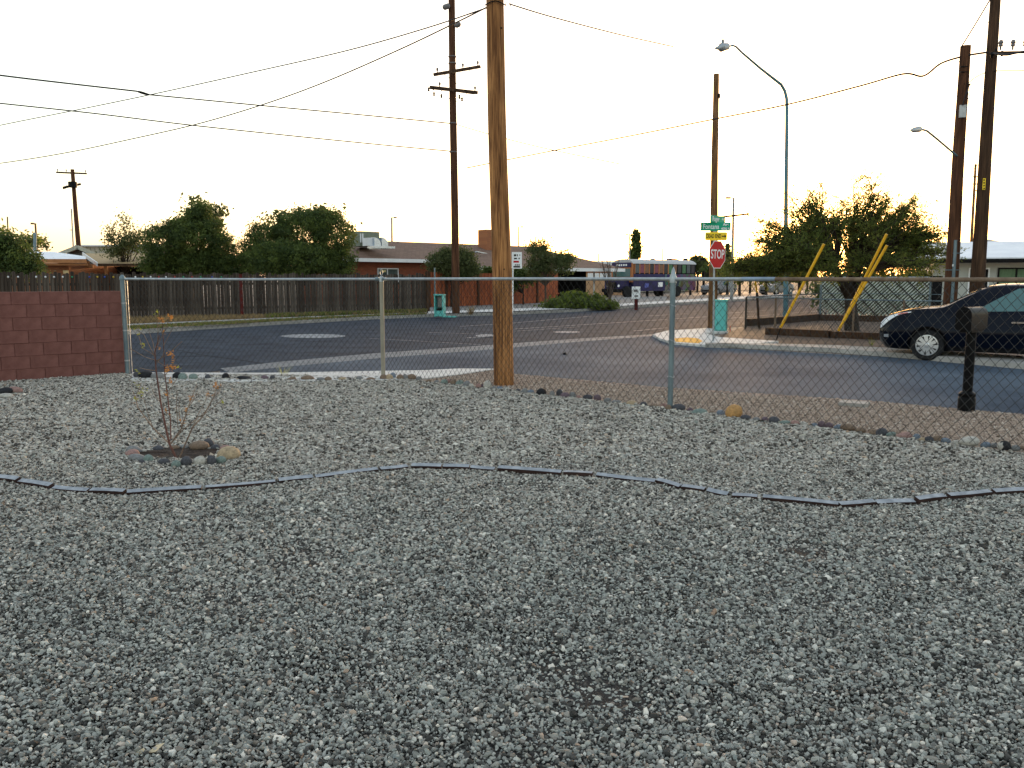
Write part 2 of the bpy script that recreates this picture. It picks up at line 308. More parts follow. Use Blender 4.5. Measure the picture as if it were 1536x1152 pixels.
# painted and worn marks on the road
def line(p, q, w, name='road_marking'):
    a, b = G(*p), G(*q); d = (b-a).normalized(); n = Vector((-d.y, d.x, 0))*w/2
    return struct(MB().add([(a-n).xy[:]+(.009,), (b-n).xy[:]+(.009,), (b+n).xy[:]+(.009,), (a+n).xy[:]+(.009,)], [(0, 1, 2, 3)]).build(name, m_white))
for p, q, w in [((556, 508), (722, 517.5), .05), ((690, 490), (772, 484.8), .1), ((771, 484.7), (886, 474.5), .1), ((771, 494), (1000, 479.5), .1), ((771, 497.2), (870, 490.5), .07), ((950, 497), (1000, 492), .1), ((969, 474.4), (1030, 470.8), .1), ((1092, 478), (1235, 466), .1), ((1092, 470), (1235, 459), .1), ((640, 499), (735, 502), .06), ((1005, 479), (1066, 475), .1), ((700, 507), (742, 505), .12)]: line(p, q, w)
def ell(cu, cv, ru, rv, z, m, name): 
    return flat(name, [(cu+ru*math.cos(a*math.pi/12)*(1+.06*math.sin(a*3)), cv+rv*math.sin(a*math.pi/12)) for a in range(24)], z, m)
ell(470, 504, 49, 2.9, .009, m_white, 'road_marking'); ell(850, 498, 20, 1.5, .0095, m_white, 'road_marking'); ell(729, 503.5, 16, 2, .009, m_white, 'road_marking')
tag(MB().lathe([(.04, 0), (.05, .02), (.02, .05)], G(847, 532, .004), n=10).build('road_stud', m_black), 'small black lump on the side street asphalt', 'road stud')
def crack(px, name='road_crack'):
    mb = MB(); pts = [G(u, v, .0055) for u, v in px]
    for a, b in zip(pts, pts[1:]): mb.beam(a, b, .025, .002)
    return struct(mb.build(name, m_dark))
crack([(258, 523), (300, 532), (345, 538), (395, 545), (440, 546)]); crack([(200, 531), (262, 535), (320, 534)]); crack([(1010, 521), (1035, 522.5)])

# ------------------------------------------------------------------ gravel: counted by nobody, one object, stones instanced on points
def stones_object(name, pts, scl, m, sub=1, rough=.35, bed=None):
    me = bpy.data.meshes.new(name); n = len(pts); me.vertices.add(n); me.vertices.foreach_set('co', np.asarray(pts, np.float32).ravel())
    a = me.attributes.new('scl', 'FLOAT_VECTOR', 'POINT'); a.data.foreach_set('vector', np.asarray(scl, np.float32).ravel())
    r = me.attributes.new('rot', 'FLOAT_VECTOR', 'POINT'); rr = rng.uniform(-1, 1, (n, 3))*np.array([.9, .9, math.pi]); r.data.foreach_set('vector', rr.astype(np.float32).ravel())
    me.materials.append(m); o = link(me, name); stuff(o)
    ng = bpy.data.node_groups.new(name, 'GeometryNodeTree'); ng.interface.new_socket('Geometry', in_out='INPUT', socket_type='NodeSocketGeometry'); ng.interface.new_socket('Geometry', in_out='OUTPUT', socket_type='NodeSocketGeometry')
    N, L = ng.nodes, ng.links; gi = N.new('NodeGroupInput'); go = N.new('NodeGroupOutput'); jn = N.new('GeometryNodeJoinGeometry')
    for k in range(5):
        ic = N.new('GeometryNodeMeshIcoSphere'); ic.inputs['Radius'].default_value = .5; ic.inputs['Subdivisions'].default_value = sub
        sp = N.new('GeometryNodeSetPosition'); nz = N.new('ShaderNodeTexNoise'); nz.noise_dimensions = '4D'; nz.inputs['W'].default_value = k*7.3; nz.inputs['Scale'].default_value = 1.6; nz.inputs['Detail'].default_value = 1
        sb = N.new('ShaderNodeVectorMath'); sb.operation = 'SUBTRACT'; sb.inputs[1].default_value = (.5, .5, .5); ml = N.new('ShaderNodeVectorMath'); ml.operation = 'SCALE'; ml.inputs['Scale'].default_value = rough*3
        L.new(nz.outputs['Color'], sb.inputs[0]); L.new(sb.outputs[0], ml.inputs[0]); L.new(ic.outputs[0], sp.inputs['Geometry']); L.new(ml.outputs[0], sp.inputs['Offset'])
        sm = N.new('GeometryNodeSetMaterial'); sm.inputs['Material'].default_value = m; L.new(sp.outputs[0], sm.inputs[0])
        gt = N.new('GeometryNodeGeometryToInstance'); L.new(sm.outputs[0], gt.inputs[0]); L.new(gt.outputs[0], jn.inputs[0])
    ip = N.new('GeometryNodeInstanceOnPoints'); ip.inputs['Pick Instance'].default_value = True
    ri = N.new('FunctionNodeRandomValue'); ri.data_type = 'INT'; ri.inputs[4].default_value = 0; ri.inputs[5].default_value = 4
    at = N.new('GeometryNodeInputNamedAttribute'); at.data_type = 'FLOAT_VECTOR'; at.inputs[0].default_value = 'scl'
    ar = N.new('GeometryNodeInputNamedAttribute'); ar.data_type = 'FLOAT_VECTOR'; ar.inputs[0].default_value = 'rot'
    L.new(gi.outputs[0], ip.inputs['Points']); L.new(jn.outputs[0], ip.inputs['Instance']); L.new(ri.outputs[2], ip.inputs['Instance Index'])
    L.new(ar.outputs[0], ip.inputs['Rotation']); L.new(at.outputs[0], ip.inputs['Scale']); L.new(ip.outputs[0], go.inputs[0])
    md = o.modifiers.new('stones', 'NODES'); md.node_group = ng; return o
def inpoly(x, y, poly):
    c = np.zeros(len(x), bool); n = len(poly); j = n-1
    for i in range(n):
        xi, yi = poly[i]; xj, yj = poly[j]
        with np.errstate(divide='ignore', invalid='ignore'):
            c ^= ((yi > y) != (yj > y)) & (x < (xj-xi)*(y-yi)/(yj-yi+1e-12)+xi)
        j = i
A0, A1, A2 = G(192, 563), G(575, 566), G(1005, 616)
A3 = A2+(G(1536, 684)-A2)*1.5
WALL0 = A0+Vector((-.10, .12, 0)); WDIR = (G(0, 580)-G(190, 566)).normalized(); WALL1 = WALL0+WDIR*5.6
yard = [p.xy[:] for p in (WALL0, A0, A1, A2, A3)]+[(9, -.3), (-9, -.3), WALL1.xy[:]]
def inpoly(x, y, poly):
    c = np.zeros(len(x), bool); n = len(poly); j = n-1
    for i in range(n):
        xi, yi = poly[i]; xj, yj = poly[j]
        cond = ((yi > y) != (yj > y)); den = (yj-yi) if abs(yj-yi) > 1e-9 else 1e-9
        c ^= cond & (x < (xj-xi)*(y-yi)/den+xi); j = i
    return c
struct(MB().slab(yard, -.004, .012).build('gravel_bed', m_bed))
BED = G(268, 683)
def lattice(x0, x1, y0, y1, cell, zr):
    xs = np.arange(x0, x1, cell); ys = np.arange(y0, y1, cell); X, Y = np.meshgrid(xs, ys); X = X.ravel(); Y = Y.ravel()
    X = X+rng.uniform(-.6, .6, len(X))*cell; Y = Y+rng.uniform(-.6, .6, len(Y))*cell
    lump = .008*np.sin(X*2.1+1)*np.sin(Y*1.7)+.006*np.sin(X*5.3+Y*3.1)*np.sin(Y*4.7-X)+.004*np.sin(X*11+np.sin(Y*7))*np.sin(Y*13)
    return X, Y, .014+lump+rng.uniform(0, zr, len(X))
def yard_pts():
    out = []
    for (x0, x1, y0, y1, cell) in [(-4.6, 4.6, 1.9, 4.2, .0096), (-5.6, 5.6, 4.2, 7.2, .0112), (-9, 7.5, 7.2, 14.2, .0160)]:
        X, Y, z = lattice(x0, x1, y0, y1, cell, .013); k = inpoly(X, Y, yard) & (np.abs(X) < .66*Y+1.0)
        k &= (((X-BED.x)/.36)**2+((Y-BED.y)/.24)**2 > 1)
        thin = np.sin(X*3.3+np.sin(Y*2.1)*2)*np.sin(Y*3.9+np.sin(X*2.7)*2); k &= rng.random(len(X)) > np.clip((thin-.5)*.8, 0, .26)
        X, Y, z = X[k], Y[k], z[k]; s = cell*np.clip(rng.lognormal(.06, .40, len(X)), .45, 2.8)
        sc = np.stack([s*rng.uniform(.95, 1.6, len(X)), s*rng.uniform(.7, 1.1, len(X)), s*rng.uniform(.55, .95, len(X))], 1)
        out.append((np.stack([X, Y, z], 1), sc))
    return np.concatenate([a for a, b in out]), np.concatenate([b for a, b in out])
m_gravel = pebblemat('grey crushed stone', [(0, (0.041, 0.037, 0.031)), (0.16, (0.087, 0.075, 0.062)), (0.3, (0.273, 0.246, 0.208)), (0.42, (0.383, 0.350, 0.302)), (0.55, (0.487, 0.450, 0.390)), (0.62, (0.255, 0.211, 0.172)), (0.7, (0.568, 0.522, 0.442)), (0.8, (0.360, 0.344, 0.302)), (0.88, (0.696, 0.644, 0.562)), (0.93, (0.232, 0.250, 0.218)), (0.97, (0.789, 0.733, 0.624)), (1, (0.371, 0.244, 0.156))])
m_vignette_gravel = pebblemat('green grey crushed stone with painted vignette', [(0, (0.035, 0.034, 0.030)), (0.2, (0.078, 0.073, 0.065)), (0.34, (0.213, 0.210, 0.185)), (0.48, (0.312, 0.314, 0.278)), (0.6, (0.412, 0.413, 0.362)), (0.68, (0.213, 0.177, 0.147)), (0.76, (0.483, 0.472, 0.406)), (0.84, (0.256, 0.262, 0.237)), (0.9, (0.653, 0.629, 0.550)), (0.94, (0.199, 0.223, 0.206)), (0.98, (0.852, 0.786, 0.675)), (1, (0.341, 0.223, 0.150))])  # darker copy of m_gravel, mixed in nearer the camera to paint a vignette
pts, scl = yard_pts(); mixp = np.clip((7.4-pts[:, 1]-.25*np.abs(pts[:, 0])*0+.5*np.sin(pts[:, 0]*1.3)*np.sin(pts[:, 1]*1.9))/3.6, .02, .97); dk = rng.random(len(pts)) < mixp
stones_object('yard_gravel', pts[~dk], scl[~dk], m_gravel, 2, .33); stones_object('vignette_gravel', pts[dk], scl[dk], m_vignette_gravel, 2, .33)
vp = [G(u, v).xy[:] for u, v in [(640, 571), (690, 561), (742, 553), (770, 561.5), (1005, 583), (1300, 602), (1536, 623), (1800, 644), (1800, 720), (1536, 688), (1005, 617), (756, 588)]]
X, Y, z = lattice(-1.5, 7.5, 6, 14.5, .024, .004); k = inpoly(X, Y, vp); X, Y = X[k], Y[k]; s = .0105*np.clip(rng.lognormal(.1, .45, len(X)), .5, 3)
m_vstone = pebblemat('brown roadside stone', [(0, (.12, .085, .065)), (.25, (.28, .205, .155)), (.6, (.42, .32, .245)), (.85, (.55, .44, .35)), (1, (.65, .58, .5))])
stones_object('roadside_stones', np.stack([X, Y, np.full(len(X), .012)], 1), np.stack([s*1.3, s, s*.7], 1), m_vstone, 1, .3)

# ------------------------------------------------------------------ block wall at the left
wl_ = thing('block_wall', 'red brown painted concrete block wall ending at the chain link fence', 'wall', WALL0)
side = Vector((WDIR.y, -WDIR.x, 0)); side = side if side.dot(Vector((1, -1, 0))) > 0 else -side
MB().box(WALL0+WDIR*2.8+Z*.70-side*.06, (5.56, .132, 1.39), (WDIR, side, Z)).build('mortar_core', m_mortar, wl_)
blk = {}
for L in (.39, .19):
    mb = MB().box((0, 0, 0), (L, .150, .195)); me = mb.build('block', m_blockp); d = me.data; bpy.data.objects.remove(me); blk[L] = d
    bm = bmesh.new(); bm.from_mesh(d); bmesh.ops.bevel(bm, geom=bm.edges[:], offset=.004, segments=1, affect='EDGES'); bm.to_mesh(d); bm.free()
ang = math.atan2(WDIR.y, WDIR.x)
for r in range(7):
    x = .1 if r % 2 else .2
    if r % 2: 
        o = link(blk[.19], 'block', wl_); o.location = WDIR*.097+Z*(.1+r*.2)-side*.06; o.rotation_euler[2] = ang; x = .397
    while x < 5.4:
        o = link(blk[.39], 'block', wl_); o.location = WDIR*(x if r % 2 == 0 else x)+Z*(.1+r*.2)-side*(.06+random.uniform(-.004, .004)); o.rotation_euler = (0, random.uniform(-.004, .004), ang+random.uniform(-.006, .006)); x += .4

# ------------------------------------------------------------------ chain link fence
RZ = 1.595
def chainlink(name, p, q, z0, z1, d, r, m, parent, wob=.012):
    p, q = Vector((p.x, p.y, 0)), Vector((q.x, q.y, 0)); a = q-p; L = a.length; a = a/L; nrm = Vector((-a.y, a.x, 0)); mb = MB(); h = z1-z0
    for fam in (1, -1):
        k = 1.2; c = -h/k if fam == 1 else 0; 
        while c < L+(0 if fam == 1 else h/k):
            c += d
            if fam == 1: lo, hi = max(0, c), min(L, c+h/k); f = lambda x: z0+(x-c)*k
            else: lo, hi = max(0, c-h/k), min(L, c); f = lambda x: z0+(c-x)*k
            if hi-lo < .02: continue
            n = max(2, int((hi-lo)/.22)); pts = []
            for i in range(n+1):
                x = lo+(hi-lo)*i/n; zz = min(z1, max(z0, f(x)+.006*math.sin(x*1.9+1)*math.sin(c*2.3)))
                pts.append(p+a*(x+.006*math.sin(c*7.1+x*2.2))+nrm*(fam*r*1.1+wob*math.sin(x*1.3+zz*2.2)*math.sin(zz*2))+Z*zz)
            mb.tube(pts, r, 3, False)
    o = mb.build(name, m, parent); return stuff(o)
fl = thing('chain_link_fence', 'chain link fence section from the block wall to the tan corner post', 'fence', A0, 'chain link fence round the yard')
def post(fence, c, r, h, m, cap=True, name='post'):
    c = Vector(c); prof = [(r, -.05), (r, h)]
    if cap: prof += [(r*1.25, h+.001), (r*1.25, h+.03), (r*.95, h+.06), (r*.35, h+.085)]
    o = MB().lathe(prof, c, n=14).build(name, m, fence, True); return o
pl = post(fl, A0, .038, 1.58, m_galv_d)
for z in (.25, .75, 1.2): MB().lathe([(.042, z-.012), (.042, z+.012)], A0, n=14).build('tension_band', m_galv, fl)
MB().beam(A0+Vector((.075, 0, .06)), A0+Vector((.075, 0, RZ-.03)), .006, .018).build('tension_bar', m_galv, fl)
e0, e1 = A0+Z*RZ, A1+Z*RZ
MB().tube([e0+(e1-e0)*.004, e0+(e1-e0)*.5-Z*.006, e1-(e1-e0)*.006], .021, 10).build('top_rail', m_galv, fl, True)
chainlink('wire_mesh', A0+(A1-A0)*.012, A1-(A1-A0)*.01, .05, RZ-.01, .094, .0026, m_wire, fl)
fr = thing('chain_link_fence', 'chain link fence running from the tan corner post along the side street', 'fence', A1, 'chain link fence round the yard')
post(fr, A1, .034, 1.55, m_tanpost, False, 'corner_post')
mb = MB().lathe([(.040, 1.55), (.040, 1.60), (.03, 1.63), (.012, 1.64)], A1, n=14); mb.tube([A1+Vector((.02*math.cos(t), 0, 1.70+.05*math.sin(t))) for t in np.linspace(-1.5, 4.6, 12)], .006, 6); mb.build('post_cap', m_galv, fr, True)
for s in (-1, 1): MB().lathe([(.03, -.03), (.03, .03)], A1+(A0-A1 if s < 0 else A2-A1).normalized()*.07+Z*RZ, n=10, ax=(Z, Vector((0, 1, 0)), Vector((1, 0, 0)))).build('rail_end', m_galv_d, fr)
pp = post(fr, A2, .033, 1.555, m_galv_d, False, 'line_post')
MB().lathe([(.043, 1.55), (.043, 1.62), (.03, 1.65), (.02, 1.70), (.003, 1.74)], A2, n=12).build('post_cap', m_galv, fr, True)
for z, sgn in ((.42, 1), (.86, -1), (1.28, 1)):
    MB().tube([A2+Vector((.04*math.cos(t), .04*math.sin(t), z+.01*math.sin(t*2))) for t in np.linspace(0, 6.3, 12)], .004, 5).build('tie_wire', m_galv, fr)
SPL = A2+(A3-A2)*.21
MB().tube([A1+(A2-A1)*.016+Z*RZ, (A1+A2)/2+Z*(RZ+.003), A2+Z*RZ, SPL+Z*RZ], .022, 10).build('top_rail', m_galv, fr, True)
MB().tube([SPL+Z*RZ-(A3-A2)*.05, SPL+Z*RZ+(A3-A2)*.02], .0245, 10).build('rail_sleeve', mat('blue grey sleeve', (.27, .34, .42), rough=.5, metal=.4), fr, True)
o = MB().tube([SPL+Z*RZ+(A3-A2)*.018, A2+(A3-A2)*.6+Z*(RZ-.004), A3+Z*RZ], .022, 10).build('top_rail', m_rust, fr, True); o['label'] = 'rusty brown length of top rail at the right'
post(fr, A3, .033, 1.6, m_galv_d, True, 'line_post')
chainlink('wire_mesh', A1+(A2-A1)*.012, A2, .05, RZ-.01, .094, .0026, m_wire, fr)
chainlink('wire_mesh', A2, A3, .05, RZ-.01, .094, .0026, m_wire, fr)

# ------------------------------------------------------------------ rocks
def rock_mesh(seed, flat=.6, ang=.12):
    bm = bmesh.new(); bmesh.ops.create_icosphere(bm, subdivisions=2, radius=.5); r = random.Random(seed); w = [(Vector((r.uniform(-1, 1), r.uniform(-1, 1), r.uniform(-1, 1))).normalized(), r.uniform(-ang, ang)) for _ in range(10)]
    for v in bm.verts:
        n = v.co.normalized(); k = 1+sum(a*max(0, n.dot(d))**2 for d, a in w); v.co *= k; v.co.z *= flat
        if v.co.z < -.22*flat*2: v.co.z = -.22*flat*2
    me = bpy.data.meshes.new('rock'); bm.to_mesh(me); bm.free(); me.polygons.foreach_set('use_smooth', [True]*len(me.polygons)); return me
def stone(name, a, b=None): return mat(name, a, b or tuple(c*.55 for c in a), rough=.75, scale=7, bump=.3, bscale=25)
RC = {'grey': stone('grey rock', (.24, .24, .235)), 'dark': stone('dark grey rock', (.09, .09, .1)), 'black': stone('black rock', (.025, .025, .028)), 'brown': stone('brown rock', (.24, .17, .12)),
      'pink': stone('pink brown rock', (.36, .22, .19)), 'tan': stone('tan rock', (.46, .35, .22)), 'pale': stone('pale rock', (.52, .49, .43)), 'blue': stone('blue grey rock', (.20, .24, .29)), 'green': stone('green grey rock', (.22, .28, .25)), 'orange': stone('rough orange rock', (.55, .31, .12)), 'plum': stone('plum rock', (.17, .12, .14))}
RW = {'grey': 'mid grey', 'dark': 'dark grey', 'black': 'black', 'brown': 'brown', 'pink': 'pinkish brown', 'tan': 'tan', 'pale': 'pale', 'blue': 'blue grey', 'green': 'greenish grey', 'orange': 'orange', 'plum': 'plum coloured'}
seedc = [0]
def rock(u, v, wpx, hpx, c, label, group, rough=False, z=0.012):
    p = G(u, v, z); s = p.length/F; seedc[0] += 1; me = rock_mesh(seedc[0], 1, .28 if rough else .16); me.materials.append(RC[c])
    o = link(me, 'rock'); h = max(hpx*s*1.5, .035); o.location = p+Vector((0, wpx*s*.2, h*.3)); o.scale = (wpx*s*1.02, wpx*s*random.uniform(.6, .8), h)
    o.rotation_euler = (random.uniform(-.12, .12), random.uniform(-.12, .12), random.uniform(-.5, .5)); tag(o, label, 'rock', group); return o
GF = 'rocks lined up under the chain link fence'
spec = {(590, 568): 1}
row = [(216, 568, 24, 9, 'black'), (206, 567, 14, 7, 'dark'), (236, 569, 20, 8, 'grey'), (266, 569, 14, 8, 'black'), (274, 570, 13, 8, 'green'), (289, 570, 16, 8, 'green'), (311, 569, 10, 6, 'dark'), (338, 569, 10, 8, 'black'), (366, 570, 22, 5, 'black'), (397, 570, 14, 6, 'plum'), (408, 570, 9, 6, 'dark'), (436, 571, 14, 5, 'brown'), (460, 571, 18, 6, 'brown'), (482, 572, 14, 5, 'grey'), (492, 572, 12, 6, 'brown'), (513, 571, 12, 4, 'tan'), (539, 571, 12, 6, 'grey'), (555, 571, 14, 4, 'brown'), (575, 570, 13, 7, 'brown'), (583, 570, 12, 7, 'tan'), (589, 568, 10, 8, 'blue'), (600, 570, 12, 7, 'brown'), (608, 570, 10, 8, 'grey'), (617, 570, 14, 7, 'brown'), (628, 571, 10, 6, 'grey'),
       (643, 574, 8, 4, 'brown'), (655, 575, 9, 4, 'grey'), (666, 576, 12, 6, 'green'), (673, 575, 9, 6, 'pink'), (680, 577, 11, 6, 'brown'), (690, 578, 12, 7, 'green'), (700, 580, 12, 7, 'grey'), (707, 582, 10, 6, 'pale'), (718, 583, 9, 6, 'pink'), (724, 582, 6, 5, 'plum'), (732, 583, 12, 9, 'pale'), (741, 585, 9, 5, 'grey'), (750, 585, 12, 5, 'blue'), (760, 586, 12, 5, 'pale'), (777, 589, 9, 5, 'dark'), (787, 591, 11, 7, 'grey'), (796, 591, 12, 6, 'blue'), (812, 593, 17, 9, 'black'), (828, 595, 9, 8, 'grey'), (839, 594, 11, 9, 'dark'), (848, 597, 14, 7, 'plum'), (859, 597, 11, 7, 'grey'), (868, 598, 8, 5, 'pink'), (882, 599, 15, 6, 'dark'), (896, 600, 12, 7, 'plum'), (912, 603, 12, 5, 'grey'), (925, 605, 16, 4, 'grey'), (947, 609, 16, 7, 'tan'), (965, 611, 11, 7, 'dark'), (982, 612, 15, 5, 'brown'), (996, 613, 12, 7, 'pink'), (1003, 617, 10, 8, 'brown'), (1018, 617, 22, 9, 'dark'), (1036, 619, 11, 7, 'plum'), (1051, 623, 24, 8, 'green'), (1068, 622, 10, 5, 'brown'), (1082, 624, 15, 8, 'blue'), (1119, 630, 15, 6, 'dark'), (1135, 632, 12, 5, 'grey'), (1148, 633, 12, 6, 'plum'), (1163, 636, 17, 9, 'dark'), (1178, 637, 16, 5, 'green'), (1193, 639, 13, 7, 'pink'), (1206, 639, 13, 5, 'pale'), (1222, 641, 10, 5, 'blue'), (1233, 641, 11, 8, 'plum'), (1244, 642, 12, 7, 'plum'), (1258, 644, 13, 6, 'blue'), (1274, 646, 20, 8, 'brown'), (1292, 649, 16, 6, 'brown'), (1311, 653, 14, 7, 'brown'), (1324, 654, 16, 9, 'dark'), (1337, 656, 14, 7, 'green'), (1358, 659, 26, 8, 'pink'), (1376, 661, 10, 8, 'blue'), (1385, 663, 10, 5, 'tan'), (1396, 664, 12, 7, 'dark'), (1408, 664, 16, 8, 'brown'), (1420, 665, 14, 6, 'blue'), (1436, 667, 13, 5, 'pale'), (1480, 671, 14, 6, 'blue'), (1494, 672, 13, 6, 'grey'), (1524, 676, 13, 6, 'grey'), (1534, 675, 10, 5, 'brown'), (1552, 679, 20, 7, 'grey'), (1580, 684, 18, 8, 'brown')]
def where(u):
    for a, t in ((300, 'beside the block wall'), (450, 'left of the weed by the pavement'), (572, 'just left of the tan corner post'), (640, 'at the foot of the tan corner post'), (735, 'left of the thick yellow brown pole'), (800, 'in front of the thick yellow brown pole'), (900, 'right of the thick yellow brown pole'), (1000, 'just left of the grey line post'), (1085, 'just right of the grey line post'), (1180, 'right of the rough orange rock'), (1300, 'in front of the flat utility cover'), (1425, 'left of the mailbox post'), (2000, 'right of the mailbox post')):
        if u < a: return t
for u, v, w, h, c in row:
    rock(u, v, w, h, c, RW[c]+' river rock in the fence row '+where(u), GF)
by = {}
for o in COL.objects:
    if o.name.startswith('rock') and o.get('group') == GF: by.setdefault(o['label'], []).append(o)
for k, v in by.items():
    v.sort(key=lambda o: o.location.x)
    for o, t in zip(v, {1: [''], 2: ['left ', 'right '], 3: ['left ', 'middle ', 'right '], 4: ['leftmost ', 'second ', 'third ', 'rightmost ']}[len(v)]): o['label'] = t+k.replace('river rock in the fence row', 'rock under the fence')
rock(1100, 628, 25, 14, 'orange', 'rough orange boulder, largest rock along the fence row', GF, True)
rock(1456, 669, 30, 10, 'pale', 'cream domed rock in front of the mailbox post', GF)
o = rock(1508, 676, 20, 11, 'black', 'black rock with one white face at the right end of the fence row', GF); o.data.materials.append(RC['pale'])
for p in o.data.polygons:
    if p.center.x < -.27: p.material_index = 1
rock(4, 592, 26, 8, 'black', 'flat black rock at the left edge near the block wall', 'rocks by the block wall'); rock(19, 591, 20, 8, 'pink', 'rounded pinkish rock at the left edge near the block wall', 'rocks by the block wall'); rock(8, 597, 22, 5, 'pale', 'pale flat rock in front of the black one at the left edge', 'rocks by the block wall')
ring = [(198, 681, 24, 9, 'grey'), (196, 686, 22, 9, 'pink'), (204, 692, 28, 8, 'grey'), (222, 694, 15, 9, 'green'), (212, 697, 10, 6, 'dark'), (245, 697, 16, 7, 'dark'), (263, 701, 14, 9, 'green'), (278, 699, 15, 10, 'dark'), (298, 698, 20, 11, 'pale'), (317, 697, 14, 11, 'dark'), (330, 695, 14, 8, 'green'), (340, 690, 33, 16, 'tan'), (356, 685, 8, 6, 'pale'), (338, 678, 18, 8, 'pink'), (323, 676, 15, 7, 'dark'), (297, 675, 28, 10, 'brown'), (313, 672, 16, 10, 'dark'), (262, 675, 12, 5, 'brown'), (237, 676, 18, 6, 'dark'), (214, 680, 10, 5, 'pale'), (276, 674, 14, 5, 'grey')]
ringw = ['back left of the soil patch', 'left end of the soil patch', 'front left corner of the soil patch', 'front left of the soil patch beside a larger flat rock', 'front left, smallest of the ring', 'front edge left of the sapling stem', 'front edge just under the sapling stem', 'front edge just right of the sapling stem', 'front edge, pointed top', 'front right between the pointed and the big tan rock', 'leaning on the big tan rock', 'largest, at the right end of the soil patch', 'tiny, beyond the big tan one', 'behind the big tan rock', 'back right of the soil patch', 'long, at the back edge of the soil patch', 'leaning behind the long back rock', 'back edge behind the sapling stem', 'back left edge of the soil patch', 'small, between the two left end rocks', 'flat, at the back edge beside the sapling stem']
for (u, v, w, h, c), t in zip(ring, ringw): rock(u, v, w, h, c, RW[c]+' ring rock, '+t, 'ring of rocks round the sapling')
mb = MB(); n = 28; mb.add([(BED.x, BED.y-.02, .02)]+[(BED.x+.40*math.cos(a), BED.y+.26*math.sin(a), .016+.02*random.random()) for a in np.linspace(0, 2*math.pi, n, endpoint=False)]+[(BED.x+.2*math.cos(a), BED.y+.13*math.sin(a), .018+.015*random.random()) for a in np.linspace(0, 2*math.pi, n, endpoint=False)],
    [(0, 1+n+i, 1+n+(i+1) % n) for i in range(n)]+[(1+n+i, 1+i, 1+(i+1) % n, 1+n+(i+1) % n) for i in range(n)])
tag(mb.build('soil_patch', m_soil), 'dark wet soil patch under the sapling inside the rock ring', 'soil')

# ------------------------------------------------------------------ sapling
SB = G(268, 691); sp = thing('sapling', 'thin bare sapling with a few orange leaves in the gravel', 'sapling', SB)
def cp(x, y, dy=0): return P(180+x/4.43, 450+y/4.43, SB.y+dy)
m_twig = wood('sapling bark', (.30, .22, .17), (.18, .12, .09), (20, 20, 6)); m_twigr = wood('red sapling bark', (.20, .10, .085), (.12, .06, .05), (20, 20, 6))
br = [([(385, 1072), (330, 960), (300, 830), (270, 680), (240, 470), (232, 350), (262, 235)], .011, m_twigr), ([(338, 925), (335, 800), (315, 630), (297, 480), (290, 300), (280, 140), (245, 80)], .006, m_twigr), ([(328, 955), (220, 850), (115, 710), (105, 650), (140, 550)], .0065, m_twig), ([(338, 955), (410, 850), (450, 720), (480, 640), (512, 555)], .0065, m_twig), ([(385, 1072), (420, 990), (480, 850), (560, 760), (620, 650), (645, 570)], .008, m_twig), ([(345, 945), (420, 860), (560, 750), (600, 690)], .005, m_twig),
      ([(233, 380), (160, 230), (110, 200)], .004, m_twig), ([(234, 370), (150, 320), (125, 240)], .003, m_twig), ([(236, 400), (170, 380), (60, 320)], .003, m_twig), ([(236, 410), (330, 350), (412, 275)], .0035, m_twig), ([(240, 400), (290, 435), (380, 430)], .003, m_twig), ([(250, 300), (300, 200), (330, 115)], .003, m_twig), ([(385, 850), (375, 700), (380, 600)], .003, m_twig), ([(285, 230), (250, 150), (275, 100)], .003, m_twig)]
for i, (pl_, r, m) in enumerate(br):
    dy = 0 if i in (0, 4) else random.uniform(-.12, .12); n = len(pl_)
    MB().tube([cp(x, y, dy*min(1, k/2)) for k, (x, y) in enumerate(pl_)], [max(r*(1-.65*k/(n-1)), .0026) for k in range(n)], 7).build('branch', m, sp, True)
for (x, y), (x2, y2) in [((270, 680), (200, 560)), ((235, 430), (300, 330)), ((240, 470), (130, 450)), ((315, 630), (380, 520)), ((300, 500), (370, 390)), ((232, 360), (190, 200)), ((250, 280), (240, 130)), ((290, 300), (350, 190)), ((220, 850), (150, 620)), ((115, 710), (75, 580)), ((450, 720), (520, 600)), ((480, 850), (580, 640)), ((560, 760), (690, 650)), ((620, 650), (680, 560)), ((410, 850), (395, 640)), ((600, 690), (640, 610))]:
    d_ = random.uniform(-.08, .08); MB().tube([cp(x, y), cp((x+x2)/2+random.uniform(-12, 12), (y+y2)/2+random.uniform(-8, 12), d_*.6), cp(x2, y2, d_)], [.0032, .0028, .0018], 5).build('twig', m_twig, sp, True)
m_leafo = leafmat('orange leaf', (.50, .24, .06), (.38, .19, .06)); m_leafy = leafmat('yellow green leaf', (.36, .36, .06), (.24, .27, .05))
V = []; Q = []; MI = []
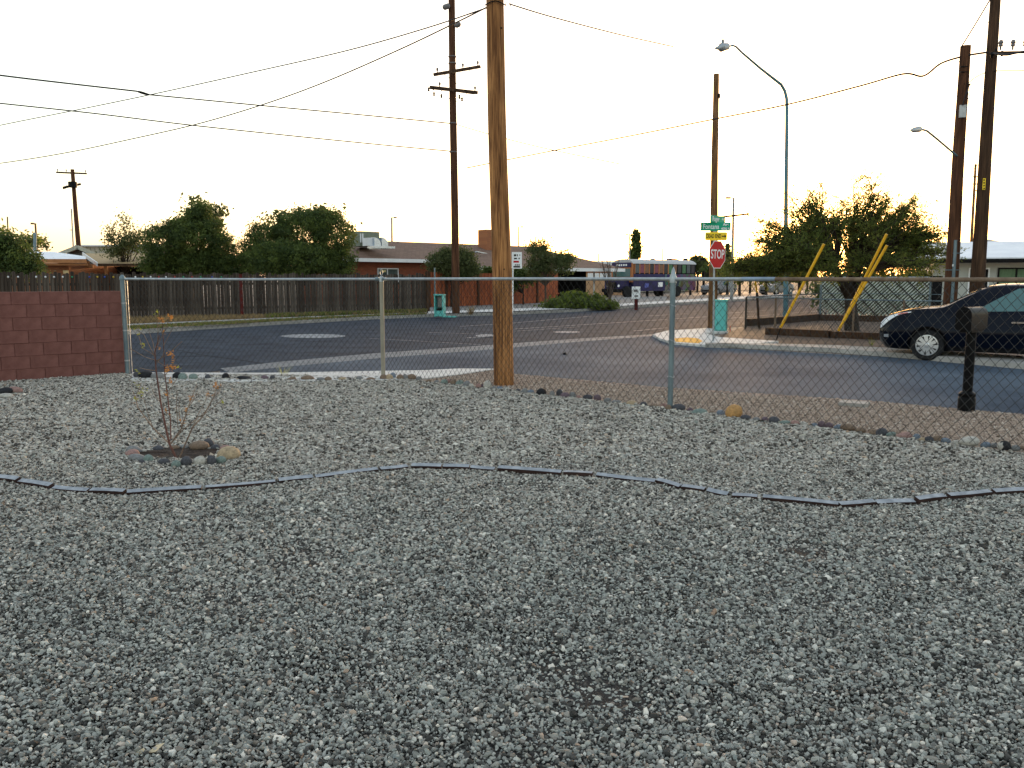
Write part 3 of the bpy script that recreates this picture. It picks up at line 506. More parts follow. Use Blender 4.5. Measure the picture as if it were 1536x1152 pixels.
for (x, y, n) in [(275, 130, 12), (335, 115, 12), (245, 85, 6), (295, 210, 5), (150, 305, 6), (335, 350, 9), (350, 385, 5), (315, 465, 8), (350, 450, 9), (330, 435, 5), (385, 430, 3), (340, 540, 7), (315, 620, 4), (470, 650, 8), (440, 730, 9), (580, 630, 6), (640, 570, 10), (110, 655, 5), (140, 620, 5), (160, 600, 5), (675, 680, 4), (435, 820, 3), (315, 740, 5), (120, 560, 4), (410, 790, 3), (130, 215, 3), (260, 320, 3), (110, 470, 3)]:
    mi = 0 if y > 100 and x > 160 and (x, y) not in ((675, 680), (385, 430)) else 1
    for k in range(int(n*1.5)):
        c = cp(x+random.gauss(0, 11), y+random.gauss(0, 11), random.uniform(-.05, .05)); a = Vector((random.gauss(0, 1), random.gauss(0, 1), random.gauss(0, 1))).normalized(); b = a.cross(Vector((random.gauss(0, 1), random.gauss(0, 1), random.gauss(0, 1)))).normalized()
        L = random.uniform(.010, .018); b0 = len(V); V += [c-a*L-SB, c+b*L*.45+a.cross(b)*.003-SB, c+a*L-SB, c-b*L*.45+a.cross(b)*.003-SB]; Q.append((b0, b0+1, b0+2, b0+3)); MI.append(mi)
stuff(link(np_mesh('leaves', np.array([tuple(v) for v in V]), Q, [m_leafo, m_leafy], MI), 'leaves', sp))

# ------------------------------------------------------------------ edging boards in the gravel
m_edt = mat('edging top with painted skylight', (.36, .375, .395), (.20, .215, .235), rough=.6, scale=14); m_eds = mat('red brown edging side', (.055, .03, .026), (.03, .018, .016), rough=.7, scale=10)  # skylight painted into the pale blue grey tops; sides stay red brown
epx = [(-90, 706), (-5, 716), (28, 721), (77, 730), (135, 734), (190, 737), (305, 730), (415, 721), (470, 715), (567, 704), (614, 698), (663, 699), (705, 700), (744, 702), (844, 708), (892, 711), (984, 720), (1022, 730), (1060, 736), (1095, 742), (1140, 746), (1258, 757), (1312, 753), (1372, 750), (1420, 744), (1488, 738), (1560, 733), (1680, 724)]
ed = thing('garden_edging', 'winding line of pale topped edging boards across the gravel yard', 'edging', G(768, 703))
for i, (a, b) in enumerate(zip(epx, epx[1:])):
    p, q = G(*a, .045), G(*b, .045); d = (q-p).normalized(); tilt = random.uniform(-.42, -.08); p += d*random.uniform(.002, .022); q -= d*random.uniform(.002, .022); hh = random.uniform(-.006, .008)
    p = p+Z*hh; q = q+Z*(hh+random.uniform(-.008, .008)); n = Vector((-d.y, d.x, 0)); u = (Z+n*tilt).normalized(); s_ = d.cross(u).normalized(); L = (q-p).length; mb = MB(); mid = (p+q)/2
    vs = []; N = 4
    for k in range(N+1):
        c = p+(q-p)*k/N+n*.008*math.sin(math.pi*k/N)*(1 if i % 3 else -1)
        vs += [c-s_*.023-u*.05, c+s_*.023-u*.05, c+s_*.023+u*.008, c-s_*.023+u*.008]
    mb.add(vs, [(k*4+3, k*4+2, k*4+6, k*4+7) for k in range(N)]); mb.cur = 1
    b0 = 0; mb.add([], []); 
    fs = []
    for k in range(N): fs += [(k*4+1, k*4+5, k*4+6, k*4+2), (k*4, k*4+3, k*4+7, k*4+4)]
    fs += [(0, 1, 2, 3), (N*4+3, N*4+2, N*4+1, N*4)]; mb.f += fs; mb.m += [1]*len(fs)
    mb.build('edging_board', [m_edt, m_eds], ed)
LF = G(222, 1130, .03); m_dryleaf = leafmat('dry leaf', (.75, .62, .4), (.6, .48, .3), .2)
mb = MB(); mb.add([LF+Vector(v) for v in [(-.05, -.01, 0), (-.02, .012, .012), (.0, 0, .004), (-.015, -.02, .01), (.02, .025, .016), (.045, .03, .02), (.03, -.012, .012), (.012, -.02, .014)]], [(0, 3, 2, 1), (2, 7, 6, 4), (4, 6, 5)]); tag(mb.build('dry_leaf', m_dryleaf), 'curled dry tan leaf lying on the gravel near the front', 'leaf')

# ------------------------------------------------------------------ poles
def pole_mesh(base, top, r0, r1, n=18, seg=14, wob=.012):
    base, top = Vector(base), Vector(top); pts = []; R = []
    for i in range(seg+1):
        t = i/seg; pts.append(base.lerp(top, t)+Vector((math.sin(t*7)*wob, math.cos(t*5)*wob, 0))*(t*(1-t)*4)); R.append(r0+(r1-r0)*t)
    return MB().tube(pts, R, n)
B = G(756, 578); main = thing('utility_pole', 'thick yellow brown wooden pole just outside the chain link fence', 'utility pole', B)
pole_mesh(B-Z*.1, P(741, -60, B.y-.05), .152, .122, 24, 18).build('pole', m_pole, main, True)
T = P(743, 8, B.y-.05)
mb = MB().tube([T+Vector((.15*math.cos(t), .15*math.sin(t), .012*math.sin(3*t))) for t in np.linspace(-3.3, .3, 14)], .008, 6); mb.tube([T+Vector((.14, -.04, 0)), T+Vector((.2, -.05, .06)), T+Vector((.22, -.03, -.03))], .006, 6); mb.build('wire_clamp', m_black, main)
for u, v, s in [(745, 107, .02), (747, 174, .022), (749, 293, .02), (755, 404, .03), (752, 42, .015)]:
    c = P(u, v, B.y-.14); MB().lathe([(s, 0), (s*.7, .012), (s*.2, .014)], c, n=9, ax=(Vector((1, 0, 0)), Z, Vector((0, -1, 0)))).build('knot', m_poled, main)
B = G(684, 474); mid = thing('utility_pole', 'dark power pole with two crossarms behind the teal open pedestal', 'utility pole', B)
D = B.y; pole_mesh(B-Z*.1, P(676.5, -80, D), .17, .13, 14, 10).build('pole', m_poler, mid, True)
def crossarm(root, l, r, D0, D1, ins, w=.11, braces=True, c=None):
    a, b = P(*l, D0), P(*r, D1); o = MB().beam(a, b, w, w*1.15).build('crossarm', m_arm, root)
    for t in ins:
        p = a.lerp(b, t); MB().lathe([(.02, .05), (.02, .12), (.05, .13), (.035, .17), (.055, .19), (.03, .25)], p, n=8).build('insulator', m_insul, root)
    if braces:
        m_ = a.lerp(b, .5)
        for t in (.22, .78): MB().beam(a.lerp(b, t)-Z*.06, m_-Z*.55, .03, .012).build('brace', m_arm, root)
crossarm(mid, (651, 112), (720, 100), D-.9, D+.4, (.07, .62, .95)); crossarm(mid, (645, 131), (716, 139), D-.6, D+.5, (.2, .95), .11)
crossarm(mid, (652, 131.5), (712, 140), D-.85, D+.25, (), .08, False)
for u, v in [(643, 132), (651, 139), (662, 142), (689, 143), (693, 147), (650, 130)]:
    MB().lathe([(.02, -.14), (.05, -.1), (.03, -.06), (.05, -.02), (.02, .03)], P(u, v, D-.3), n=8).build('insulator', m_black, mid)
for p, q in [((664, 12), (675, 8)), ((682, 39), (691, 35))]:
    a, b = P(*p, D-.2), P(*q, D-.2); MB().tube([a, a.lerp(b, .2), a.lerp(b, .8), b], [.05, .11, .11, .05], 10).build('floodlight', m_insul, mid, True)
for v in (85, 95, 185, 228): 
    x = 676.5+(v)*.0125; MB().lathe([(.17, -.02), (.175, 0), (.17, .02)], P(x+.8, v, D), n=12).build('band', m_insul, mid)
# left far pole
D = 62; b = P(116, 380, D); lp = thing('utility_pole', 'distant leaning power pole with two crossarms above the left houses', 'utility pole', (b.x, b.y, 0))
pole_mesh((b.x+.2, D, 0), P(108.5, 254, D), .2, .13, 10, 6).build('pole', m_poler, lp, True)
crossarm(lp, (84.5, 258.5), (130, 260.5), D, D, (.04, .33, .96), .1, False); crossarm(lp, (95, 281.5), (120.5, 276.2), D-1, D+.5, (), .13, False)
MB().lathe([(.3, -.2), (.3, .2)], P(109, 277, D-.3), n=10).build('transformer', m_black, lp)
for k in range(3): MB().lathe([(.03, -.12), (.09, -.05), (.04, .08)], P(95.5+k*2.4, 281.5-k*.9, D-.9), n=6).build('insulator', m_black, lp)
# pole behind the stop sign
B = G(1068.5, 495); sp_ = thing('utility_pole', 'bare wooden pole without wires standing behind the stop sign', 'utility pole', B)
D = B.y; pole_mesh(B-Z*.1, P(1074.5, 111, D), .15, .085, 14, 10).build('pole', m_polem, sp_, True)
MB().beam(P(1083, 325.5, D), P(1122, 321, D+.6), .05, .06).build('side_arm', m_arm, sp_); MB().beam(P(1070, 327, D), P(1083, 325.5, D), .05, .06).build('arm_bracket', m_arm, sp_)
MB().beam(P(1122, 319, D+.6), P(1122.3, 325, D+.6), .04, .04).build('arm_end', m_arm, sp_)
MB().box(P(1078, 144, D-.05), (.08, .1, .12)).build('bolt_plate', m_black, sp_)
# right pair
KB = Vector((9.85, 18.75, 0)); D = KB.y; kb = P(1425.5, 470, D); pA = thing('utility_pole', 'shorter flat topped wooden pole with a white box beside the taller pole', 'utility pole', (kb.x, D, 0))
pole_mesh(Vector((kb.x-.03, D, -.1)), P(1448.5, 69, D), .152, .105, 16, 12, .02).build('pole', m_poler, pA, True)
nA = Vector((-.55, -.83, 0)).normalized()
MB().box(P(1444, 167, D-.14), (.13, .07, .26), (Vector((.95, -.3, 0)), Vector((.3, .95, 0)), Z)).build('meter_box', mat('pale grey box', (.55, .56, .54), rough=.5), pA)
MB().tube([P(1433.5, 360, D-.15), P(1432.5, 380, D-.15), P(1430, 420, D-.15), P(1426, 480, D-.15), P(1425, 520, D-.15)], .035, 8).build('conduit', m_galv_d, pA, True)
for i, ch in enumerate('1001'):
    MB(); text(ch, .13, 'tag_number', m_insul, pA, P(1453, 131+i*7.3, D-.115), Vector((1, 0, 0)), Z, .004)
for v in (380, 405): MB().lathe([(.158, -.008), (.158, .008)], P(1441-(v-300)*.115, v, D), n=12).build('band', m_galv_d, pA)
MB().box(P(1430.5, 398, D-.16), (.05, .02, .05)).build('tag', m_signw, pA)
mb = MB().tube([P(1438, 236, D), P(1425, 225, D-.5), P(1405, 208, D-1.1), P(1390, 196, D-1.6), P(1380, 193.5, D-1.9)], .022, 8); mb.build('lamp_arm', m_lampteal, pA, True)
a, b = P(1381, 193.5, D-1.9), P(1366, 195.5, D-2.4); MB().tube([a, a.lerp(b, .15), a.lerp(b, .7), b], [.025, .06, .05, .015], 10).build('lamp_head', m_galv, pA, True)
for v, s in ((100, 1), (108, 1), (126, -1)): MB().beam(P(1449-s*8, v, D-.1), P(1449+s*3, v, D-.1), .02, .02).build('bolt', m_black, pA)
kb = P(1465.5, 440, D-.3); pB = thing('utility_pole', 'tall dark pole at the right with a small yellow tag', 'utility pole', (kb.x, D-.3, 0))
pole_mesh((P(1461, 500, D-.3).x, D-.3, -.1), P(1497, -60, D-.3), .16, .095, 16, 12).build('pole', m_poled, pB, True)
tg = MB().plate(P(1476.2, 276, D-.47), Vector((1, 0, 0)), Z, [(-.03, -.12), (.03, -.12), (.03, .12), (-.03, .12)], .006).build('tag', m_yel, pB)
for i in range(4): MB().box(P(1476.2, 270+i*4.2, D-.474), (.028, .004, .03)).build('tag_mark', m_signk, pB)
crossarm(pB, (1486, 79), (1560, 78), D-.45, D-1.2, (.2, .45, .7), .04, False)
for u, v in [(1488, 82), (1494, 77), (1503, 80)]: MB().lathe([(.02, -.06), (.04, 0), (.02, .05)], P(u, v, D-.5), n=8).build('insulator', m_black, pB)
# distant thin poles
def farpole(name, label, u, v0, v1, D, r, m, group=None, arms=(), lamp=None, du=0):
    p = P(u, v1, D); t = thing(name, label, 'utility pole' if name == 'utility_pole' else 'street lamp', (p.x, D, 0), group)
    MB().tube([(p.x, D, 0), P(u+du, v0, D)], [r, r*.7], 8).build('pole', m, t, True)
    for v, w in arms: MB().beam(P(u+du-w/2, v, D), P(u+du+w/2, v, D), .09, .09).build('crossarm', m, t)
    if lamp:
        du2, h = lamp; a, b = P(u+du, v0+.5, D), P(u+du+du2, v0+.3, D); MB().tube([a, a.lerp(b, .45)], .04, 6).build('lamp_arm', m, t)
        MB().box(a.lerp(b, .7), ((b-a).length*.6, .25, .14)).build('lamp_head', m, t)
    return t
m_lampbr = mat('bronze lamp', (.20, .11, .05), (.15, .08, .04), rough=.6); m_lampg = mat('grey lamp', (.34, .33, .31), rough=.6)
farpole('utility_pole', 'very thin far pole at the left edge above the tree', 11, 325, 375, 90, .1, m_lampbr)
farpole('street_lamp', 'short brown street lamp above the white roof at the left', 54, 335, 375, 70, .11, m_lampbr, None, (), (-6, 0), -1)
farpole('utility_pole', 'faint thin pole just left of the distant leaning power pole', 109, 313, 372, 95, .1, m_lampg, None, ((345, 4), (318, 2)), None, -2)
farpole('street_lamp', 'tan street lamp above the cooler on the brick house roof', 587.5, 326, 375, 80, .12, m_lampg, None, (), (8, 0))
farpole('street_lamp', 'thin grey street lamp behind the yellow brown pole', 778, 340, 380, 95, .1, m_lampg, None, (), (7, 0))
farpole('street_lamp', 'slim street lamp beside the cypress', 944.5, 351, 400, 90, .09, m_lampg, None, (), (-6, 0))
farpole('street_lamp', 'tall lamp post between the stop sign and the big tree', 1099, 296.5, 400, 60, .12, m_lampg, None, (), (-12, 0), 1.5)
farpole('utility_pole', 'distant thin pole between the two right poles with short pegs', 1457.5, 246, 370, 75, .15, m_polem, None, ((265, 8), (276, 8), (286, 8)), None, 6)
MB()
for u, v0, v1 in ((898, 380, 395), (994, 372, 392)): farpole('utility_pole', 'tiny far pole above the white school roofs' + (' left of the cypress' if u < 950 else ' right of the cypress'), u, v0, v1, 140, .12, m_lampg)

# ------------------------------------------------------------------ cables
def cable(label, px, r=.011, sag=0):
    pts = [P(u, v, d) for u, v, d in px]; fine = []
    for i in range(len(pts)-1):       # Catmull-Rom
        p0, p1, p2, p3 = pts[max(i-1, 0)], pts[i], pts[i+1], pts[min(i+2, len(pts)-1)]
        for k in range(8):
            t = k/8; fine.append(.5*((2*p1)+(-p0+p2)*t+(2*p0-5*p1+4*p2-p3)*t*t+(-p0+3*p1-3*p2+p3)*t**3))
    fine.append(pts[-1]); o = MB().tube(fine, r*1.7, 5).build('overhead_cable', m_wirek, None, True); return tag(o, label, 'cable', 'overhead cables')
cable('thick black cable end at the upper left running into a splice', [(-160, 92, 27), (0, 113, 29), (100, 125, 30), (206, 137, 31.2)], .017)
cable('cable from the splice at the upper left to the crossarm pole', [(205, 137, 31.2), (218, 141.5, 31.3), (240, 143.5, 31.5), (390, 158, 33.2), (540, 172, 35), (676, 185, 36.6)], .015)
o = MB().tube([P(207, 136.7, 31.2), P(213, 138.5, 31.25), P(224, 142, 31.3), P(226, 143, 31.3)], [.02, .035, .03, .01], 6).build('cable_splice', m_black); tag(o, 'black splice knot joining the upper left cables', 'cable splice')
cable('lower faint cable crossing left to the crossarm pole', [(-160, 138, 28), (0, 155, 30), (140, 170, 31.5), (280, 187, 33), (440, 204, 34.6), (580, 218, 36), (678, 227, 36.6)], .014)
cable('long cable climbing from the left edge to the thick yellow brown pole, upper one', [(-160, 222, 22), (0, 188, 20), (120, 164, 18.5), (240, 139, 17.3), (380, 108, 16), (520, 76, 14.6), (640, 42, 13.5), (738, 9, 12.5)], .006)
cable('sagging cable climbing from the left edge to the thick pole, lower one', [(-160, 266, 24), (0, 245, 21), (100, 229, 19.5), (200, 208, 18), (300, 185, 16.8), (400, 155, 15.8), (490, 122, 15), (600, 74, 13.8), (690, 31, 13), (736, 8, 12.5)], .0065)
cable('faint cable dropping right from the crossarm pole behind the thick pole', [(682, 186, 36.5), (740, 203, 34), (820, 223, 32), (930, 246, 30)], .010)
cable('thin cable leaving the top of the thick pole to the right', [(764, 6, 12.5), (830, 26, 13.5), (930, 52, 15), (1010, 70, 16.5)], .006)
cable('long service cable rising to the shorter pole at the right', [(700, 252, 34), (830, 226, 31), (945, 204, 28), (1070, 179, 25), (1180, 157, 23), (1290, 129, 21), (1355, 111, 19.8), (1385, 114, 19.4), (1412, 95, 19), (1448, 84, 18.7), (1485, 78, 18.4)], .013)
cable('bundled black cable right of the tall dark pole', [(1485, 79, 18.4), (1510, 82, 17.6), (1540, 77, 17), (1700, 60, 14)], .014)
cable('lower right cable between the two right poles and the frame edge', [(1450, 127, 18.65), (1465, 115, 18.6), (1488, 107, 18.4), (1540, 106, 17), (1700, 104, 14)], .006)
cable('guy line from the flat top of the shorter pole up to the taller pole', [(1441, 72, 18.7), (1462, 38, 18.6), (1486, -2, 18.4)], .008)
cable('loop of cable down the side of the shorter right pole', [(1455, 126, 18.6), (1449, 140, 18.55), (1444, 158, 18.55)], .008)

# ------------------------------------------------------------------ street lamp, guy guards, sign, boxes
B = G(1178, 480); sl_ = thing('street_lamp', 'tall blue grey street lamp with a long slanted arm behind the tree', 'street lamp', B); D = B.y
MB().tube([B, B+Z*.3, P(1179, 300, D), P(1180.5, 165, D)], [.13, .10, .08, .065], 12).build('pole', m_lampteal, sl_, True)
MB().tube([P(1180.5, 165, D), P(1180, 148, D), P(1177.5, 137, D), P(1172, 127, D-.1), P(1140, 102, D-.4), P(1112, 78, D-.8), P(1104, 70, D-1), P(1099, 68, D-1.1), P(1092, 70, D-1.2)], [.065, .062, .058, .055, .045, .038, .035, .033, .03], 10).build('lamp_arm', m_lampteal, sl_, True)
a, b = P(1093, 69.5, D-1.2), P(1073, 72.5, D-1.6); MB().tube([a, a.lerp(b, .12), a.lerp(b, .55), a.lerp(b, .62), b], [.05, .13, .16, .10, .03], 12).build('lamp_head', m_galv, sl_, True)
MB().lathe([(.05, 0), (.05, .12), (.02, .16)], a.lerp(b, .45)+Z*.12, n=8).build('photocell', m_galv_d, sl_)
MB().box(B+Vector((.12, -.12, .95)), (.12, .06, .3)).build('access_plate', m_galv_d, sl_)
def guard(u0, v0, u1, v1, D0, D1, label, tgt=None, anchor=None, r=.034):
    a, b = P(u0, v0, D0), P(u1, v1, D1); t = thing('guy_wire', label, 'guy wire', Vector((a.x, a.y, 0)), 'yellow guarded guy wires by the side street'); 
    MB().tube([a, b], r, 10).build('guard', m_yellow, t, True)
    an = G(*anchor) if anchor else None
    if an: MB().tube([an-Z*.05, a], .014, 6).build('anchor_rod', m_black, t)
    if tgt: MB().tube([b, tgt], .005, 4).build('cable', m_wirek, t)
tp = P(1492, 20, KB.y-.3)
guard(1171, 491, 1236, 366, 21.5, 20.7, 'yellow guy guard nearest the stop sign leaning right', tp, (1163, 511)); guard(1265, 482, 1330, 351, 21.4, 20.6, 'longer upper yellow guy guard crossing the tree trunk', tp-Z*1.5)
guard(1257.5, 496, 1330.5, 368, 21.2, 20.5, 'lower yellow guy guard of the crossed pair by the tree trunk', tp-Z*3, (1252, 507))
a = G(1139, 493); t = thing('guy_wire', 'short yellow guy guard on a dark post behind the teal cabinet', 'guy wire', a, 'yellow guarded guy wires by the side street'); MB().tube([P(1132.5, 418, a.y), P(1135.5, 439, a.y)], .03, 8).build('guard', m_yellow, t); MB().tube([P(1135.5, 439, a.y), a-Z*.05], .04, 8).build('post', m_arm, t)
# stop sign
B = G(1070, 512, .06); ss = thing('stop_sign', 'red stop sign with street names and a dead end plate on one post', 'sign', B); D = B.y
MB().tube([B-Z*.06, P(1072, 318+6, D)], .024, 8).build('post', m_galv, ss)
cdir = math.atan2(-B.y, -B.x)
def face(a): n = Vector((math.cos(a), math.sin(a), 0)); return Vector((-n.y, n.x, 0)), n
R1, n1 = face(cdir+math.radians(55)); R2, n2 = face(cdir+math.radians(14))
def octo(r): return [(r/math.cos(math.pi/8)*math.cos(math.pi/8+k*math.pi/4), r/math.cos(math.pi/8)*math.sin(math.pi/8+k*math.pi/4)) for k in range(8)]
oc = P(1073.5, 382, D)+n1*.05; k_ = 40.5/F*D/2
MB().plate(oc, R1, Z, octo(k_), .004).build('sign_border', m_signw, ss); so_ = MB().plate(oc+n1*.004, R1, Z, octo(k_*.945), .003).build('stop_plate', m_red, ss)
text('STOP', k_*.92, 'lettering', m_signw, ss, oc+n1*.006, R1, Z, .002, .004, sx=.76)
def rrect(w, h, r=.02): return [(sx*(w/2-r)+r*math.cos(a), sy*(h/2-r)+r*math.sin(a)) for sx, sy, a0 in ((1, 1, 0), (-1, 1, 1), (-1, -1, 2), (1, -1, 3)) for a in (a0*math.pi/2+np.array([0, .5, 1])*math.pi/2)]
c = P(1073.5, 354.5, D)+n2*.05; MB().plate(c, R2, Z, rrect(.54, .2, .03), .004).build('dead_end_plate', m_yel, ss)
text('DEAD END', .13, 'lettering', m_signk, ss, c+n2*.002-R2*.06, R2, Z, .002, .002, sx=.56)
MB().plate(c+n2*.004+R2*.195, R2, Z, [(-.055, -.012), (.01, -.012), (.01, -.04), (.055, 0), (.01, .04), (.01, .012), (-.055, .012)], .003).build('arrow', m_signk, ss)
c = P(1073.2, 340, D)+n2*.03; MB().plate(c, R2, Z, rrect(.74, .205, .015), .004).build('street_name_plate', m_green, ss)
text('Fontana', .17, 'lettering', m_signw, ss, c+n2*.002-R2*.115-Z*.005, R2, Z, .002, .002, sx=.72); text('Ave', .10, 'lettering', m_signw, ss, c+n2*.002+R2*.245+Z*.05, R2, Z, .002, .003, sx=.85); text('4000 N', .085, 'lettering', m_signw, ss, c+n2*.002+R2*.24-Z*.055, R2, Z, .002, .002, sx=.85)
R3, n3 = face(cdir+math.radians(62)); c = P(1074.5, 329, D)+n3*.04
MB().plate(c, R3, Z, rrect(.76, .17, .015), .004).build('street_name_plate', m_green, ss)
text('Roger', .16, 'lettering', m_signw, ss, c+n3*.002-R3*.10, R3, Z, .002, .001, sx=.9); text('Rd', .075, 'lettering', m_signw, ss, c+n3*.002+R3*.25+Z*.01, R3, Z, .002, .002)
for v in (334.5, 347.5): MB().box(P(1072.4, v, D), (.07, .04, .03)).build('bracket', m_galv, ss)
# utility cabinets
def cabinet(name, label, u, v, w, d, h, m, yaw, cat): 
    B = G(u, v, .05); t = thing(name, label, cat, Vector((B.x, B.y, .0))); ax = (Vector((math.cos(yaw), math.sin(yaw), 0)), Vector((-math.sin(yaw), math.cos(yaw), 0)), Z); return t, B, ax
t, B, ax = cabinet('utility_cabinet', 'closed teal utility cabinet behind the stop sign post', 1081, 496.5, .36, .36, .95, m_teal, -.35, 'cabinet')
MB().box(B+Z*.44, (.34, .34, .9), ax).build('body', m_teald, t); MB().box(B+Z*.915, (.37, .37, .05), ax).build('lid', m_teal, t); MB().box(B+Z*.45-ax[1]*.176, (.30, .012, .8), ax).build('door', m_teal, t)
for z, x in ((.76, -.09), (.25, -.08), (.2, -.1)): MB().box(B+Z*z-ax[1]*.186+ax[0]*x, (.02, .01, .03), ax).build('latch', m_black, t)
t, B, ax = cabinet('utility_pedestal', 'open teal utility pedestal with its front cover missing', 660, 475.5, .36, .3, .85, m_teal, -.25, 'pedestal')
MB().box(B+Z*.44-ax[0]*.17, (.04, .34, .88), ax).build('side_panel', m_teal, t); MB().box(B+Z*.44+ax[0]*.17, (.04, .34, .88), ax).build('side_panel', m_teal, t); MB().box(B+Z*.44+ax[1]*.165, (.30, .02, .86), ax).build('back_panel', m_teald, t); MB().box(B+Z*.90, (.40, .38, .05), ax).build('lid', m_teal, t)
MB().box(B+Z*.15, (.30, .3, .22), ax).build('lower_panel', m_teal, t); MB().box(B+Z*.6+ax[1]*.05, (.18, .12, .42), ax).build('terminal_block', mat('terminal block', (.3, .3, .27), (.1, .1, .1), scale=30), t); MB().box(B+Z*.3+ax[1]*.0-ax[0]*.02, (.16, .16, .1), ax).build('wire_bundle', m_black, t)
tag(MB().box(G(674, 476, .03)+Z*.03, (.55, .34, .05), ax).build('fallen_cover', m_teal), 'teal cover panel lying on the ground beside the open pedestal', 'panel')
# mail box on its post at the right
B = G(1449, 617); mbx = thing('mailbox', 'black curved top mailbox on a black post outside the fence', 'mailbox', B)
MB().lathe([(.11, -.02), (.11, .01), (.098, .02), (.098, .16), (.088, .18), (.095, .19), (.095, .22), (.07, .24), (.055, .25)], B, n=20).build('post_base', m_blackp, mbx, True)
MB().lathe([(.056, .25), (.056, 1.0)], B, n=16).build('post', m_blackp, mbx, True)
for z in (.42, .78, .95): MB().lathe([(.058, z), (.06, z+.005), (.058, z+.01)], B, n=16).build('ring', m_blackp, mbx)
MR = Vector((.62, -.40, 0)).normalized(); MN = Vector((-MR.y, MR.x, 0))
mb = MB(); prof = [(-.085, -.14), (.085, -.14)]+[(.085*math.cos(a)+0, .03+.095*math.sin(a)) for a in np.linspace(0, math.pi, 11)]; o_ = B+Z*1.14
L2 = .21; fr_ = Vector((.80, .60, 0)).normalized(); sd_ = Vector((fr_.y, -fr_.x, 0))
vs = [o_+sd_*x+Z*y+fr_*s for s in (-L2, L2) for x, y in prof]; n = len(prof)
mb.add(vs, [tuple(range(n)), tuple(range(2*n-1, n-1, -1))]+[(i, n+i, n+(i+1) % n, (i+1) % n) for i in range(n)]); mb.build('box', m_black, mbx, True, sharp=35)
MB().plate(o_-fr_*(L2+.012), sd_, Z, [(x*1.08, y*1.06) for x, y in prof], .012).build('door', m_black, mbx); MB().box(o_-fr_*(L2+.02)+Z*.08, (.05, .02, .02), (sd_, fr_, Z)).build('handle', m_black, mbx); MB().box(o_-Z*.16, (.14, .3, .03), (sd_, fr_, Z)).build('bracket', m_black, mbx)
tag(MB().box(G(1281, 607, .02)+Z*.012, (.34, .26, .05), (Vector((.86, -.5, 0)), Vector((.5, .86, 0)), Z)).build('utility_cover', m_kerb), 'flat grey concrete utility cover in the brown roadside gravel', 'utility cover')
# small notice sign and white meter post
a = G(770, 463); sn = thing('notice_sign', 'white notice with black and red lines right of the thick pole', 'sign', Vector((a.x, 37, 0)))
c = P(775.3, 390.5, 37); MB().tube([P(769, 470, 37), P(769.5, 385, 37.03)], .03, 6).build('post', m_signw, sn)
XR = Vector((1, 0, 0)); MB().plate(c, XR, Z, rrect(.44, .72, .02), .01).build('sign_board', m_signw, sn)
for (x, y, w, h, m) in [(-.08, .22, .1, .09, m_signk), (.02, .22, .04, .09, m_signk), (.13, .23, .05, .04, m_signk), (-.06, .08, .13, .06, m_signk), (.1, .08, .06, .06, m_signk), (-.03, -.06, .24, .08, m_red), (-.06, -.2, .06, .05, m_signk), (.02, -.2, .06, .05, m_signk), (.1, -.2, .06, .05, m_signk), (0, -.28, .3, .07, m_signk)]:
    MB().plate(c+Vector((x, -.003, y)), XR, Z, rrect(w, h, .01), .003).build('print', m, sn)
a = G(954, 465); t = thing('meter_post', 'white box on a dark red post in front of the bus', 'post', a); MB().box(a+Z*.45, (.16, .16, .95)).build('post', m_redp, t); MB().box(P(954, 439, a.y-.05), (.42, .16, .62)).build('box', m_signw, t)
MB().box(P(953.5, 436, a.y-.15), (.2, .03, .12)).build('label_plate', m_insul, t); MB().box(P(955, 444, a.y-.15), (.14, .03, .08)).build('label_plate', m_insul, t)

# ------------------------------------------------------------------ vehicles
def smooth_interp(xs, ys, x):
    xs = np.array(xs, float); ys = np.array(ys, float); d = np.gradient(ys, xs); i = np.clip(np.searchsorted(xs, x)-1, 0, len(xs)-2); h = xs[i+1]-xs[i]; t = (x-xs[i])/h
    sl = np.diff(ys)/np.diff(xs)
    for k in range(len(d)):
        if 0 < k < len(d)-1 and sl[k-1]*sl[k] <= 0: d[k] = 0
        elif 0 < k < len(d)-1: d[k] = np.sign(d[k])*min(abs(d[k]), 3*min(abs(sl[k-1]), abs(sl[k])))
    return ((1+2*t)*(1-t)**2)*ys[i]+t*(1-t)**2*h*d[i]+t*t*(3-2*t)*ys[i+1]+t*t*(t-1)*h*d[i+1]
SED = dict(L=4.45, top=([0, .12, .55, .95, 1.5, 2.05, 2.6, 3.0, 3.28, 3.7, 4.1, 4.32, 4.45], [.80, 1.04, 1.08, 1.22, 1.44, 1.50, 1.44, 1.25, 1.09, 1.03, .94, .85, .70]), belt=([0, .12, .6, 1.4, 2.4, 3.2, 3.7, 4.1, 4.32, 4.45], [.78, .98, 1.0, .98, .945, .94, .95, .90, .81, .68]), bot=([0, .25, 2, 4, 4.3, 4.45], [.42, .24, .2, .2, .22, .34]), half=([0, .15, .6, 2, 3.4, 4.0, 4.3, 4.45], [.66, .78, .83, .85, .85, .82, .70, .52]), cab=(.75, 3.2), wheels=(.82, 3.52), wr=.305, win=((1.12, 1.72), (1.80, 2.80)), ws=(2.68, 3.2))
